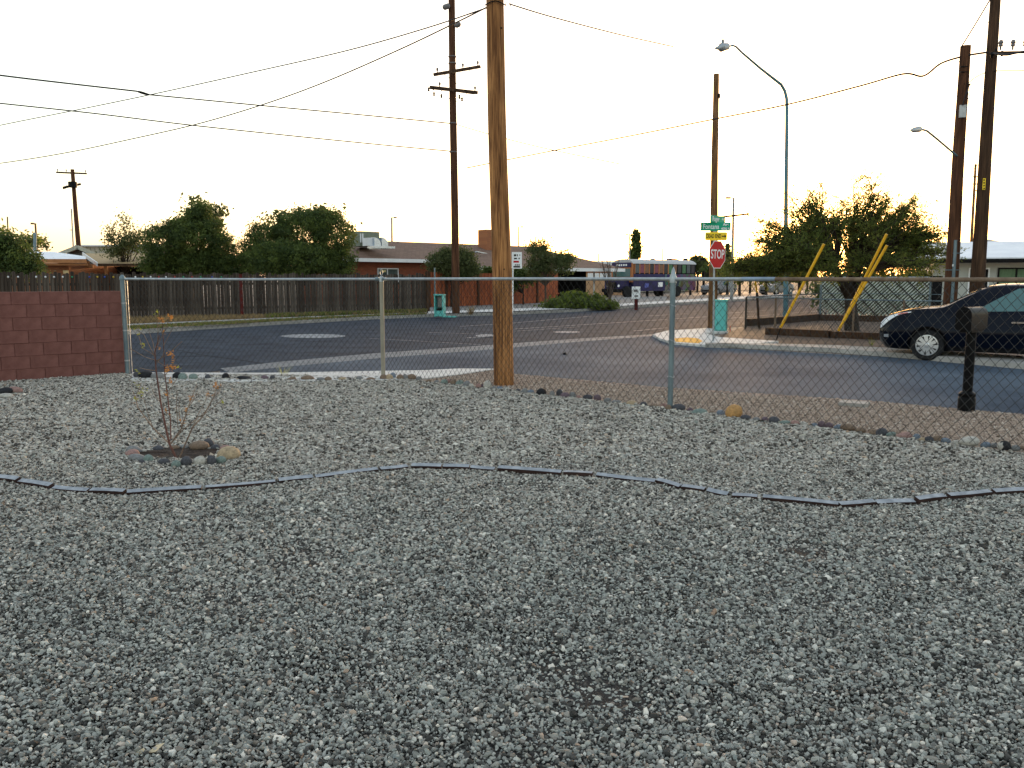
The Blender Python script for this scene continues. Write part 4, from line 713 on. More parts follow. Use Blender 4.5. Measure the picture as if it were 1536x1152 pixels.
SUV = dict(L=4.6, top=([0, .08, .25, .6, 1.6, 2.4, 2.8, 3.3, 3.45, 4.0, 4.4, 4.6], [.95, 1.3, 1.6, 1.7, 1.74, 1.7, 1.55, 1.2, 1.12, 1.05, .95, .66]), belt=([0, .1, .6, 1.4, 2.4, 3.2, 3.7, 4.3, 4.6], [.92, 1.06, 1.08, 1.06, 1.04, 1.03, 1.02, .9, .62]), bot=([0, .25, 2, 4, 4.6], [.5, .32, .28, .28, .4]), half=([0, .1, .6, 2, 3.4, 4.1, 4.4, 4.6], [.78, .86, .9, .91, .9, .87, .78, .6]), cab=(.1, 3.4), wheels=(.85, 3.65), wr=.35, win=((.35, 1.2), (1.28, 2.1), (2.18, 3.0)), ws=(2.8, 3.3))
def car(label, spec, paint, contact, fwd, group=None, name='car', side=1, detail=True):
    """contact: ground point of the front wheel on side +y (left of fwd)"""
    fwd = Vector(fwd).normalized(); left = Vector((-fwd.y, fwd.x, 0)); L = spec['L']; wf = spec['wheels'][1]
    hw = .80; org = Vector((contact.x, contact.y, 0))-fwd*wf-left*(hw*side); root = thing(name, label, 'car', org, group); root.rotation_euler[2] = math.atan2(fwd.y, fwd.x)
    top = lambda x: float(smooth_interp(*spec['top'], x)); belt = lambda x: float(smooth_interp(*spec['belt'], x)); bot = lambda x: float(smooth_interp(*spec['bot'], x)); half = lambda x: float(smooth_interp(*spec['half'], x))
    c0, c1 = spec['cab']
    def sect(x):
        w, zt, zb, zl = half(x), top(x), belt(x), bot(x); zb = min(zb, zt-.01); cabk = max(0, zt-zb); tw = w*.93-min(.24, cabk*.48)
        return [(0, zl), (w*.8, zl), (w*.96, zl+.1), (w, zl+(zb-zl)*.45), (w*.995, zl+(zb-zl)*.62), (w*.965, zl+(zb-zl)*.68), (w*.955, zb-.04), (w*.93, zb), (tw+.02, zt-min(.05, cabk*.3)), (tw*.9, zt-min(.02, cabk*.1)), (tw*.55, zt+.005), (0, zt+.012)]
    xs = np.concatenate([np.linspace(0, .3, 7), np.linspace(.36, L-.4, 44), np.linspace(L-.35, L, 9)]); mb = MB(); rows = []
    for x in xs:
        s = sect(x); full = s+[(-y, z) for y, z in s[-2:0:-1]]; rows.append(len(mb.v)); mb.v += [(x, y, z) for y, z in full]; n = len(full)
    for a, b in zip(rows, rows[1:]):
        for k in range(n): mb.f.append((a+k, b+k, b+(k+1) % n, a+(k+1) % n)); mb.m.append(0)
    mb.f.append(tuple(rows[0]+k for k in range(n))); mb.m.append(0); mb.f.append(tuple(rows[-1]+k for k in range(n-1, -1, -1))); mb.m.append(0)
    body = mb.build('body', paint, root, True, local=True, sharp=50)
    cut = MB(); R = spec['wr']+.055
    for wx in spec['wheels']:
        for sg in (1, -1): cut.lathe([(R, -.16), (R, .3)] if sg > 0 else [(R, -.3), (R, .16)], (wx, sg*.8, spec['wr']+.01), 'y', 28)
    co = cut.build('cutter', m_dark, None, local=True); md = body.modifiers.new('b', 'BOOLEAN'); md.object = co; md.solver = 'EXACT'; md.operation = 'DIFFERENCE'; co.parent = root
    bpy.context.view_layer.update(); nm = bpy.data.meshes.new_from_object(body.evaluated_get(bpy.context.evaluated_depsgraph_get())); body.modifiers.clear(); body.data = nm; nm.name = 'body'; bpy.data.objects.remove(co)
    try: nm.set_sharp_from_angle(angle=math.radians(45))
    except Exception: pass
    def patch(nm_, x0, x1, m, sg, i0=7, i1=8, t0=.08, t1=.93, trim0=0, trim1=0, off=.006):
        N = 8; vs = []
        for k in range(N+1):
            x = x0+(x1-x0)*k/N; s = sect(x); a, b = Vector((0, s[i0][0]*sg, s[i0][1])), Vector((0, s[i1][0]*sg, s[i1][1])); nrm = Vector((0, (b-a).z*sg, -(b-a).y*sg)).normalized(); nrm = Vector((0, abs(nrm.y)*sg, abs(nrm.z)))
            lo, hi = t0, t1
            if trim1 and x > x1-trim1: hi = t0+(t1-t0)*max(.03, (x1-x)/trim1)
            if trim0 and x < x0+trim0: hi = t0+(t1-t0)*max(.25, (x-x0)/trim0)
            for t in (lo, hi): p = a.lerp(b, t)+nrm*off; vs.append((x, p.y, p.z))
        fs = [(2*k, 2*k+2, 2*k+3, 2*k+1) for k in range(N)]; MB().add(vs, fs if sg < 0 else [f[::-1] for f in fs]).build(nm_, m, root, local=True)
    for sg in (1, -1):
        for i, (x0, x1) in enumerate(spec['win']):
            last = i == len(spec['win'])-1; patch('side_window', x0, x1, m_glass, sg, trim1=.75 if last else 0, trim0=.5 if i == 0 else 0)
        if detail:
            for i, (x0, x1) in enumerate(spec['win'][-2:]):
                hx = x0+.22; s = sect(hx); MB().box((hx, s[5][0]*sg+.006*sg, s[5][1]+.075), (.2, .05, .03)).build('door_handle', m_chrome, root, local=True)
                z0, z1 = sect(x0-.03)[2], sect(x0-.03)[7]; MB().tube([(x0-.04, p[0]*sg*1.001+.001*sg, p[1]) for p in sect(x0-.04)[2:8]], .005, 5).build('door_seam', m_dark, root, local=True)
            mx = spec['ws'][1]-.35; s = sect(mx); mb = MB(); mb.tube([(mx, s[7][0]*sg, s[7][1]+.03), (mx+.02, (s[7][0]+.09)*sg, s[7][1]+.06)], .025, 6); mb.tube([(mx+.03, (s[7][0]+.06)*sg, s[7][1]+.08), (mx+.03, (s[7][0]+.08)*sg, s[7][1]+.08), (mx+.02, (s[7][0]+.22)*sg, s[7][1]+.085), (mx+.02, (s[7][0]+.24)*sg, s[7][1]+.085)], [.03, .07, .065, .03], 12); mb.build('mirror', paint, root, True, local=True)
        # lamps hug the front corners
        def cornerlamp(nm_, pts, m, th=.012):
            vs = []
            for x, f, off in pts:
                s = sect(x); i = f*(len(s)-1); k = int(i); a, b = s[k], s[min(k+1, len(s)-1)]; y = a[0]+(b[0]-a[0])*(i-k); z = a[1]+(b[1]-a[1])*(i-k); vs.append(Vector((x+off*.5, (y+off)*sg, z+off*.3)))
            N = len(vs)//2; fs = [(2*k, 2*k+2, 2*k+3, 2*k+1) for k in range(N-1)]; MB().add(vs, fs if sg < 0 else [f[::-1] for f in fs]).build(nm_, m, root, True, local=True)
        fl_ = [(L-.62+k*.085, .55+.02*abs(k-3)/3 if k < 6 else .57, .014) for k in range(8)]
        cornerlamp('headlight', [q for k in range(8) for q in ((L-.62+k*.085, .615-.021*k, .014), (L-.62+k*.085, .645, .014))], m_lampglass)
        cornerlamp('indicator', [q for k in range(4) for q in ((L-.56+k*.06, .60-.010*k, .02), (L-.56+k*.06, .625-.004*k, .02))], m_indic)
        cornerlamp('taillight', [q for k in range(5) for q in ((.02+k*.07, .58, .012), (.02+k*.07, .66, .012))], m_indic)
        cornerlamp('fog_trim', [q for k in range(3) for q in ((L-.22+k*.05, .24, .012), (L-.22+k*.05, .27, .012))], m_silver)
    # windscreen and rear glass
    for nm_, (x0, x1) in (('windscreen', spec['ws']), ('rear_window', (spec['cab'][0]+.1, spec['win'][0][0]+.1))):
        vs = []; N = 6
        for k in range(N+1):
            x = x0+(x1-x0)*k/N; s = sect(x); vs += [(x, -s[9][0]*.98, s[9][1]+.012), (x, 0, s[11][1]+.012), (x, s[9][0]*.98, s[9][1]+.012)]
        MB().add(vs, [(3*k+j, 3*k+3+j, 3*k+4+j, 3*k+1+j) for k in range(N) for j in (0, 1)]).build(nm_, m_glass, root, True, local=True)
    MB().box((L+.004, 0, .42), (.03, .8, .12)).build('grille', m_dark, root, local=True); MB().box((.0, 0, .82 if spec is SED else .9), (.03, .34, .15)).build('licence_plate', m_signw, root, local=True)
    r = spec['wr']
    for wx in spec['wheels']:
        for sg in (1, -1):
            yc = hw*sg-.09*sg; w = MB().lathe([(r*.62, -.1), (r*.9, -.105), (r*.985, -.08), (r, -.03), (r, .03), (r*.985, .08), (r*.9, .105), (r*.62, .1)], (wx, yc, r), 'y', 32).build('wheel', m_tyre, root, True, local=True)
            fy = yc+.098*sg; A = (Vector((1, 0, 0)), Z, Vector((0, sg, 0)))
            MB().lathe([(r*.66, -.03), (r*.64, -.006)], (wx, fy, r), n=28, ax=A).build('rim', m_dark, w, local=True)
            hb = MB(); hb.lathe([(r*.67, -.008), (r*.67, .008), (r*.61, .010), (r*.60, -.004)], (wx, fy, r), n=32, ax=A); hb.f.pop(); hb.f.pop(); hb.m.pop(); hb.m.pop()
            for k in range(10):
                t_ = 2*math.pi*(k+.25)/10; d1 = Vector((math.cos(t_), 0, math.sin(t_))); t2 = Vector((-d1.z, 0, d1.x)); c = Vector((wx, fy+.002*sg, r)); w0, w1 = r*.075, r*.125
                vv = [c+d1*r*.12-t2*w0, c+d1*r*.12+t2*w0, c+d1*r*.62+t2*w1, c+d1*r*.62-t2*w1]; vv = [v+Vector((0, .012*sg, 0)) for v in vv[:2]]+[v+Vector((0, .006*sg, 0)) for v in vv[2:]]; vv += [v-Vector((0, .02*sg, 0)) for v in vv]
                hb.add(vv, [(0, 1, 2, 3), (0, 3, 7, 4), (1, 5, 6, 2), (7, 6, 5, 4)])
            hb.lathe([(r*.17, 0), (r*.17, .014), (r*.1, .02), (.001, .022)], (wx, fy, r), n=16, ax=A); hb.build('hubcap', m_silver, w, local=True)
    return root
m_lampglass = mat('headlamp', (.92, .93, .95), (.75, .77, .8), rough=.12, spec=.8, scale=8); m_indic = mat('red amber lens', (.7, .06, .02), (.6, .05, .015), rough=.2)
m_whitecar = mat('white car paint', (.30, .30, .31), rough=.3); m_greyk = mat('dark grey car paint', (.05, .05, .055), rough=.25)
FD = Vector((.83, -.557, 0)).normalized()
car('dark navy sedan parked at the kerb facing the stop sign', SED, m_car, G(1389, 541), -FD)
car('black and white estate car parked under the carport', SUV, m_black, P(856, 440, 62).xy.to_3d()+Vector((-.72, .69, 0))*3.65+Vector((-.69, -.72, 0))*.8, Vector((-.72, .69, 0)), None, 'car', 1, False)
car('pale car behind the black railings right of the stop sign', SED, m_whitecar, Vector((20.6, 84, 0)), Vector((-.75, -.66, 0)), 'cars parked behind the black railings', 'car', 1, False)
car('silver car behind the railings beside the blue grey lamp pole', SED, m_whitecar, Vector((26.5, 84, 0)), Vector((-.75, -.66, 0)), 'cars parked behind the black railings', 'car', 1, False)
# school bus with a painted side
Bb = G(935, 447); bd = Vector((.78, .63, 0)).normalized(); sdv = Vector((bd.y, -bd.x, 0))   # bd: towards the rear, sdv: side facing us
bus = thing('school_bus', 'painted purple and orange school bus with a white roof', 'bus', Bb)
def bl(x, y, z): return Bb+bd*x-sdv*y+Z*z
m_purple = mat('purple bus paint', (.03, .024, .10), (.018, .016, .06), rough=.4, scale=2); m_busor = mat('orange bus paint', (.45, .17, .05), (.34, .12, .05), rough=.5, scale=1.5)
def mural():
    m = mat('bus mural', (.4, .2, .1)); N, L = m.node_tree.nodes, m.node_tree.links; tc = [n for n in N if n.type == 'TEX_COORD'][0]; vo = N.new('ShaderNodeTexVoronoi'); vo.inputs['Scale'].default_value = 2.1; L.new(tc.outputs['Object'], vo.inputs['Vector'])
    hs = N.new('ShaderNodeHueSaturation'); hs.inputs['Saturation'].default_value = .75; hs.inputs['Value'].default_value = .17; L.new(vo.outputs['Color'], hs.inputs['Color']); L.new(hs.outputs[0], N['Principled BSDF'].inputs['Base Color']); return m
m_mural = mural(); ax = (bd, -sdv, Z); BL = 9.4
def bbox(nm_, x0, x1, y0, y1, z0, z1, m): MB().box(bl((x0+x1)/2, (y0+y1)/2, (z0+z1)/2), (x1-x0, y1-y0, z1-z0), ax).build(nm_, m, bus)
bbox('body', 1.2, 5.2, 0, 2.4, .55, 2.0, m_purple); bbox('body', 5.203, BL, 0, 2.4, .55, 2.0, m_mural)
bbox('upper_body', 1.2, BL, .05, 2.35, 2.0, 2.86, m_dark)
n = 13; 
for i in range(n+1): x = 1.35+(BL-1.5)*i/n; bbox('window_pillar', x-.05, x+.05, 0, .08, 2.0, 2.86, m_busor if i < 8 else m_dark)
pal = [mat('bus pane %d' % i, c, rough=.15) for i, c in enumerate([(.10, .12, .13), (.22, .12, .08), (.08, .20, .10), (.24, .08, .11), (.05, .05, .06)])]
for i in range(n): x = 1.40+(BL-1.5)*i/n; bbox('window', x+.02, x+(BL-1.5)/n-.10, .02, .05, 2.08, 2.8, pal[(i*3+i//4) % 5])
mb = MB(); prof = [(0, 2.86), (.06, 2.98), (.4, 3.18), (1.2, 3.26), (2.0, 3.18), (2.34, 2.98), (2.4, 2.86)]; vs = [bl(x, y, z) for x in (1.1, BL) for y, z in prof]; n = len(prof); mb.add(vs, [tuple(range(n)), tuple(range(2*n-1, n-1, -1))]+[(i, n+i, n+i+1, i+1) for i in range(n-1)]); mb.build('roof', mat('greyish bus roof', (.5, .5, .5), (.4, .4, .4)), bus, True)
bbox('front_cap', 1.0, 1.2, .02, 2.38, 1.3, 2.9, m_busor); bbox('header_panel', .96, 1.0, .1, 2.3, 2.55, 2.95, m_purple); bbox('windscreen', .97, 1.0, .2, 2.2, 1.75, 2.45, m_glass)
for k in range(5): bbox('header_mark', .94, .96, .55+k*.27, .72+k*.27, 2.66, 2.82, m_signw)
bbox('bonnet', -.1, 1.0, .3, 2.1, .75, 1.5, m_purple); bbox('bumper', -.25, -.1, .1, 2.3, .45, .75, m_black); bbox('grille', -.13, -.1, .7, 1.7, .8, 1.3, m_dark)
for y in (.45, 1.8): MB().lathe([(.12, 0), (.1, .03)], bl(-.12, y, 1.0), n=12, ax=(-sdv, Z, -bd)).build('headlight', m_lampglass, bus)
for x in (.55, 6.9):
    for y in (.12, 2.28): MB().lathe([(.3, -.13), (.47, -.13), (.5, 0), (.47, .13), (.3, .13)], bl(x, y, .5), n=18, ax=(bd, Z, -sdv)).build('wheel', m_tyre, bus, True)
for k in range(8): bbox('side_mark', 1.9+k*.26, 2.06+k*.26, -.004, 0, 1.55, 1.68, m_signw)
bbox('side_emblem', 2.6, 3.1, -.004, 0, .85, 1.2, m_busblue := mat('bus emblem blue', (.12, .14, .45), rough=.4)); bbox('side_emblem', 4.3, 4.9, -.004, 0, .9, 1.3, m_signw)

# ------------------------------------------------------------------ railings in front of the bus
a, b = G(1000, 443.5), G(1245, 436.5); ir = thing('iron_railing', 'black iron railings along the far pavement in front of the bus', 'fence', a); dd = (b-a); Lr = dd.length; dd.normalize(); a = a-dd*6
nP = int((Lr+6)/2.6)
for i in range(nP+1): MB().box(a+dd*2.6*i+Z*1.15, (.18, .18, 2.4), (dd, Vector((-dd.y, dd.x, 0)), Z)).build('post', m_black, ir)
for z in (.35, 2.1): MB().beam(a+Z*z, a+dd*2.6*nP+Z*z, .05, .06).build('rail', m_black, ir)
mb = MB(); 
for i in range(int(2.6*nP/.15)): mb.beam(a+dd*(.15*i)+Z*.15, a+dd*(.15*i)+Z*2.25, .02, .02)
stuff(mb.build('picket', m_black, ir))

# ------------------------------------------------------------------ wooden fences on the far side
W0, W1 = G(190, 479, .1), G(641, 467.5, .1); wd = (W1-W0); wd.z = 0; wd.normalize(); WL = W0-wd*5.5; LT = (W1-WL).length; wn_ = Vector((wd.y, -wd.x, 0))
wf = thing('wooden_fence', 'long weathered grey plank fence across the main road', 'fence', WL); pw = .128; n = int(LT/pw); wa = math.atan2(wd.y, wd.x); pm = []
for m in m_plank:
    for hh in (1.66, 1.70, 1.74):
        o = MB().box((0, 0, hh/2), (pw-.012, .02, hh)).build('plank', m, local=True); d = o.data; bpy.data.objects.remove(o); bm = bmesh.new(); bm.from_mesh(d); tp_ = [e for e in bm.edges if all(v.co.z > hh-.01 for v in e.verts) and abs(e.verts[0].co.x-e.verts[1].co.x) < .01]; bmesh.ops.bevel(bm, geom=tp_, offset=.03, segments=1, affect='EDGES'); bm.to_mesh(d); bm.free(); pm.append(d)
for i in range(n):
    o = link(random.choice(pm), 'plank', wf); o.location = wd*(pw*(i+.5))+Z*random.uniform(-.03, .02)+wn_*random.uniform(-.006, .006); o.rotation_euler = (random.uniform(-.01, .01), random.uniform(-.012, .012), wa)
for z in (.35, 1.3): MB().beam(WL-wn_*.04+Z*z, W1-wn_*.04+Z*z, .04, .09).build('rail', m_plank[2], wf)
c = G(362.5, 476, .1); MB().box(Vector((c.x, c.y, .9))+wn_*.06, (.11, .08, 1.75), (wd, wn_, Z)).build('red_post', m_redp, wf)
MB().box(W1+Z*.9+wn_*.05, (.14, .12, 1.9), (wd, wn_, Z)).build('end_post', m_poled, wf); MB().tube([W1+wd*.35+wn_*.1, W1+wd*.35+wn_*.1+Z*2.0], .035, 8).build('end_pipe', m_galv_d, wf)
kc = [mat('knob %d' % i, c, rough=.4) for i, c in enumerate([(.8, .8, .8), (.05, .09, .4), (.4, .04, .03), (.6, .4, .05), (.05, .3, .15)])]
for i, u in enumerate([12, 27, 54, 68, 81, 94, 108, 134, 146, 157, 170, 203, 214, 226, 238, 249, 262, 275, 288, 301, 318, 332]):
    t_ = (u-190)/(641-190); q = None
    d = ray(u, 414); den = d.x*wn_.x+d.y*wn_.y; tt = (WL.x*wn_.x+WL.y*wn_.y+.03)/den if abs(den) > 1e-6 else 0; p = Vector((d.x*tt, d.y*tt, 1.66)); MB().lathe([(.012, -.035), (.035, -.01), (.035, .01), (.012, .035)], p, n=8).build('painted_knob', kc[(i*7+i//3) % 5 if u > 100 else (0 if i % 2 else 0)], wf, True)
R0, R1_, R2_ = G(643, 461, .1), G(760, 456.5, .1), G(838, 453, .1); rf = thing('board_fence', 'red brown board fence and gate beside the brick house', 'fence', R0)
mb_i = 0
for p, q, hh in [(R0, R0.lerp(R1_, .2), 1.85), (R0.lerp(R1_, .2), R0.lerp(R1_, .6), 1.85), (R0.lerp(R1_, .6), R1_, 1.82), (R1_, R1_.lerp(R2_, .55), 1.8), (R1_.lerp(R2_, .55), R2_, 2.0)]:
    d = (q-p); L = d.length; d.normalize(); nn = Vector((d.y, -d.x, 0)); k = int(L/.16); MB().box(p+Z*hh/2+nn*.05, (.13, .13, hh+.05), (d, nn, Z)).build('post', m_poler, rf)
    for i in range(k): MB().box(p+d*(.16*(i+.5))+Z*(hh/2), (.145, .025, hh-random.uniform(0, .03)), (d, nn, Z)).build('board', m_redbrn, rf)
    MB().beam(p+nn*.03+Z*.55, q+nn*.03+Z*.55, .03, .09).build('rail', m_redbrn, rf)
# grass
def blades(name, polys, n, h, m, sc=.05):
    V = []; 
    xs = [p[0] for p in polys]; ys = [p[1] for p in polys]; X = rng.uniform(min(xs), max(xs), n*6); Y = rng.uniform(min(ys), max(ys), n*6); k = inpoly(X, Y, polys); X, Y = X[k][:n], Y[k][:n]
    den = np.sin(X*2.3+Y)*np.sin(Y*3.1)+rng.uniform(-.5, .8, len(X)); k = den > -.2; X, Y = X[k], Y[k]; N = len(X); a = rng.uniform(0, 6.28, N); hh = h*rng.uniform(.3, 1.2, N); lean = rng.normal(0, .5, (N, 2))*hh[:, None]
    w = .012+.02*rng.random(N); z0 = np.full(N, .115)
    A = np.stack([X-np.cos(a)*w, Y-np.sin(a)*w, z0], 1); Bq = np.stack([X+np.cos(a)*w, Y+np.sin(a)*w, z0], 1); C = np.stack([X+lean[:, 0], Y+lean[:, 1], z0+hh], 1); V = np.stack([A, Bq, C], 1).reshape(-1, 3); T = np.arange(N*3).reshape(-1, 3)
    return stuff(link(np_mesh(name, V, T, [m]), name))
gp = [G(u, v, .12).xy[:] for u, v in far_hi[1:6]+g2[::-1]]; blades('green_verge_grass', gp, 16000, .07, m_grass_g); blades('dry_verge_grass', gp, 9000, .07, m_grass_d)
gp = [G(u, v, .12).xy[:] for u, v in g3+g4[::-1]]; blades('dry_fence_grass', gp, 15000, .15, m_grass_d); blades('green_fence_grass', [G(u, v, .12).xy[:] for u, v in [(400, 477), (560, 471), (640, 468.6), (640, 466.5), (560, 469), (400, 474)]], 5000, .16, m_grass_g)
def tuft(name, label, p, n, h, sp_, m, cat):
    V = []
    for k in range(n):
        a = random.uniform(0, 6.28); r = random.uniform(0, sp_*.3); l = random.uniform(.5, 1)*h; q = Vector((math.cos(a), math.sin(a), 0)); s_ = Vector((-q.y, q.x, 0))*.006*max(1, h*4); b = p+q*r; e = p+q*(r+sp_*random.uniform(.2, 1))+Z*l; V += [b-s_, b+s_, e]
    return tag(link(np_mesh(name, np.array([tuple(v) for v in V]), np.arange(len(V)).reshape(-1, 3), [m]), name), label, cat)
tuft('grass_tuft', 'dry straw coloured grass tuft right of the dark power pole', G(706, 472, .1), 90, .45, .35, m_grass_d, 'grass tuft')
tuft('weed', 'pale spiky weed behind the fence left of the corner post', G(424, 563), 14, .22, .2, leafmat('pale weed', (.5, .5, .2), (.4, .38, .16)), 'weed')
tuft('weed', 'small yellow flowering weed in front of the parked sedan', G(1307, 518, .1), 16, .22, .12, m_leafy, 'weed')
tag(MB().beam(G(1095, 498), G(1095, 498)+Z*.18, .02, .02).build('marker_flag', m_red), 'tiny red marker flag beside the teal cabinet', 'marker flag')

# ------------------------------------------------------------------ trees
def crown_mesh(name, lobes, nclump, per, leaf, spread, mats, aspect=.45, shell=.35, droop=0.0, off=Vector((0, 0, 0))):
    C = []; w = np.array([l[1][0]*l[1][1]+l[1][0]*l[1][2] for l in lobes], float); w /= w.sum()
    cen = []; 
    for i in rng.choice(len(lobes), nclump, p=w):
        c, r = lobes[i][0], lobes[i][1]; d = rng.normal(0, 1, 3); d /= np.linalg.norm(d); cen.append(np.array(c)+d*np.array(r)*rng.uniform(shell, 1)**.6)
    cen = np.array(cen); K = rng.integers(0, len(mats), nclump); idx = np.repeat(np.arange(nclump), per); N = len(idx)
    sz = spread*rng.uniform(.6, 1.3, nclump)[idx]; p = cen[idx]+rng.normal(0, 1, (N, 3))*sz[:, None]*np.array([1, 1, .7]); p[:, 2] -= droop*np.abs(rng.normal(0, 1, N))
    a = rng.normal(0, 1, (N, 3)); a /= np.linalg.norm(a, axis=1)[:, None]; b = np.cross(a, rng.normal(0, 1, (N, 3))); b /= np.linalg.norm(b, axis=1)[:, None]
    L = (leaf*rng.uniform(.6, 1.4, N))[:, None]; V = np.stack([p-a*L, p+b*L*aspect, p+a*L, p-b*L*aspect], 1).reshape(-1, 3)-np.array(off)
    V[:, 2] = np.maximum(V[:, 2], .05-off[2]); return np_mesh(name, V, np.arange(N*4).reshape(-1, 4), mats, K[idx]), cen
def tree(name, label, base, lobes, nclump, per, leaf, spread, mats, bark, tr=.12, cat='tree', group=None, limbs=14, shell=.35, aspect=.45, droop=0):
    base = Vector(base); t = thing(name, label, cat, base, group); me, cen = crown_mesh('crown', lobes, nclump, per, leaf, spread, mats, aspect, shell, droop, base); link(me, 'crown', t)
    zl = min(l[0][2] for l in lobes); fork = base+Z*max(.3, zl*.55)
    mb = MB().tube([base-Z*.05, base.lerp(fork, .5)+Vector((random.uniform(-.05, .05), 0, 0)), fork], [tr*1.2, tr, tr*.85], 9)
    for i in rng.choice(len(cen), min(limbs, len(cen)), replace=False):
        e = Vector(cen[i]); m_ = fork.lerp(e, .5)+Vector((random.uniform(-.2, .2), random.uniform(-.2, .2), random.uniform(-.1, .3))); mb.tube([fork, fork.lerp(m_, .5), m_, e], [tr*.6, tr*.42, tr*.28, tr*.08], 6)
    mb.build('trunk', bark, t, True); return t
g1 = [leafmat('evergreen leaf a', (.095, .135, .034), (.062, .092, .025)), leafmat('evergreen leaf b', (.14, .18, .042), (.09, .125, .03)), leafmat('evergreen leaf c', (.07, .105, .032), (.047, .072, .023))]
g2m = [leafmat('shrub leaf a', (.09, .115, .04), (.06, .078, .028)), leafmat('shrub leaf b', (.125, .145, .055), (.085, .10, .036))]
def lobe(u, v, D, rx, rz, ry=None): p = P(u, v, D); s = p.y/F; return (tuple(p), (rx*s, (ry or rx)*s, rz*s))
D = 41
tree('bushy_tree', 'dense dark evergreen behind the plank fence, left of the twin crowns', P(285, 440, D).xy.to_3d(), [lobe(248, 372, D, 32, 38), lobe(300, 368, D, 40, 46), lobe(335, 385, D, 24, 34), lobe(240, 395, D, 26, 24), lobe(300, 400, D+1, 52, 22), lobe(296, 328, D, 16, 18), lobe(345, 405, D, 16, 16), lobe(262, 345, D, 12, 14), lobe(318, 345, D, 14, 12), lobe(362, 398, D+1, 22, 18), lobe(305, 312, D, 9, 10)], 1050, 70, .055, .17, g1, m_bark, .14, group='evergreens behind the plank fence', shell=.45)
tree('bushy_tree', 'wide dense dark evergreen behind the plank fence beside the brick house', P(450, 440, D).xy.to_3d(), [lobe(400, 375, D, 38, 40), lobe(455, 356, D, 42, 40), lobe(495, 362, D, 28, 46), lobe(440, 390, D-.5, 70, 28), lobe(510, 395, D, 22, 26), lobe(470, 330, D, 20, 14), lobe(375, 398, D, 16, 18), lobe(425, 338, D, 12, 14), lobe(498, 325, D, 9, 12), lobe(450, 326, D, 9, 12)], 1250, 70, .055, .17, g1, m_bark, .16, group='evergreens behind the plank fence', shell=.45)
tree('slender_tree', 'loose airy treetop rising above the left evergreen', P(300, 440, D+2).xy.to_3d(), [lobe(298, 315, D+2, 18, 16), lobe(315, 330, D+2, 22, 16), lobe(330, 318, D+2, 10, 8), lobe(285, 335, D+2, 14, 12)], 60, 26, .12, .22, g2m, m_bark, .1, shell=.1)
tree('slender_tree', 'thin sparse tree sprig at the right of the wide evergreen', P(520, 440, D+2).xy.to_3d(), [lobe(520, 350, D+2, 10, 18), lobe(516, 375, D+2, 9, 14), lobe(401, 326, D+2, 4, 6), lobe(480, 318, D+2, 30, 8), lobe(430, 322, D+2, 20, 6)], 42, 22, .11, .2, g2m, m_bark, .07, shell=.1)
D = 46
tree('sparse_tree', 'sparse see-through tree above the ochre roof', P(188, 440, D).xy.to_3d(), [lobe(186, 365, D, 26, 22), lobe(205, 355, D, 16, 14), lobe(186, 335, D, 10, 12), lobe(168, 350, D, 10, 14), lobe(175, 378, D, 18, 8)], 110, 39, .065, .22, g2m, m_bark, .09, shell=.1)
tree('bushy_tree', 'dark green tree at the left edge in front of the white roof', P(12, 440, 36).xy.to_3d(), [lobe(5, 385, 36, 26, 26), lobe(30, 392, 36, 22, 22), lobe(10, 362, 36, 16, 12), lobe(-25, 380, 36, 30, 34), lobe(48, 402, 36, 16, 10)], 260, 96, .065, .22, g1, m_bark, .1, shell=.3)
tree('sparse_tree', 'pale feathery tree beyond the white roof at the left', P(48, 440, 70).xy.to_3d(), [lobe(45, 362, 70, 18, 10), lobe(62, 366, 70, 10, 7), lobe(2, 350, 70, 8, 8)], 60, 16, .16, .3, [m_leafy, g2m[1]], m_bark, .08, shell=.1)
D = 46
tree('shrub', 'rounded green shrub between the brick house and the dark power pole', P(678, 440, 45).xy.to_3d(), [lobe(665, 396, 45, 22, 20), lobe(695, 398, 45, 20, 18), lobe(682, 388, 45, 20, 16), lobe(705, 405, 45, 12, 10)], 170, 79, .065, .2, g2m, m_bark, .07, 'shrub')
tree('shrub', 'tall loose shrub with many bare stems beside the carport', P(818, 440, 47).xy.to_3d(), [lobe(812, 390, 47, 22, 22), lobe(830, 398, 47, 24, 18), lobe(806, 372, 47, 16, 10), lobe(846, 388, 47, 12, 8), lobe(800, 402, 47, 12, 14)], 130, 61, .065, .22, g2m, m_barkg, .06, 'shrub', limbs=40)
tree('ivy_hedge', 'dark green ivy mass on the board fence right of the thick pole', P(785, 452, 49).xy.to_3d(), [lobe(770, 412, 49, 30, 10, 8), lobe(788, 415, 49, 20, 12, 8), lobe(765, 425, 49, 14, 16, 6), lobe(730, 408, 49.5, 18, 6, 6)], 170, 40, .08, .14, [g1[0], g1[1]], m_bark, .05, 'hedge')
J = G(868, 466); tree('juniper_mound', 'low spreading green juniper mound beside the far pavement', J, [lobe(868, 457, J.y+.6, 50, 9, 34), lobe(872, 449, J.y+1, 30, 9, 20), lobe(835, 459, J.y+.6, 26, 6, 20), lobe(905, 459, J.y+.8, 24, 6, 18)], 260, 46, .09, .16, [leafmat('juniper a', (.15, .19, .03), (.10, .13, .024)), leafmat('juniper b', (.11, .145, .028), (.075, .10, .02))], m_bark, .08, 'shrub', limbs=6)
D = 92
tree('cypress_tree', 'tall narrow cypress beyond the school roofs', P(953.5, 425, D).xy.to_3d(), [lobe(954, 388, D, 5.2, 24), lobe(954, 366, D, 4.2, 18), lobe(954.3, 352, D, 2, 9), lobe(949.5, 386, D, 3, 12)], 150, 40, .16, .18, g1, m_bark, .12, shell=.4)
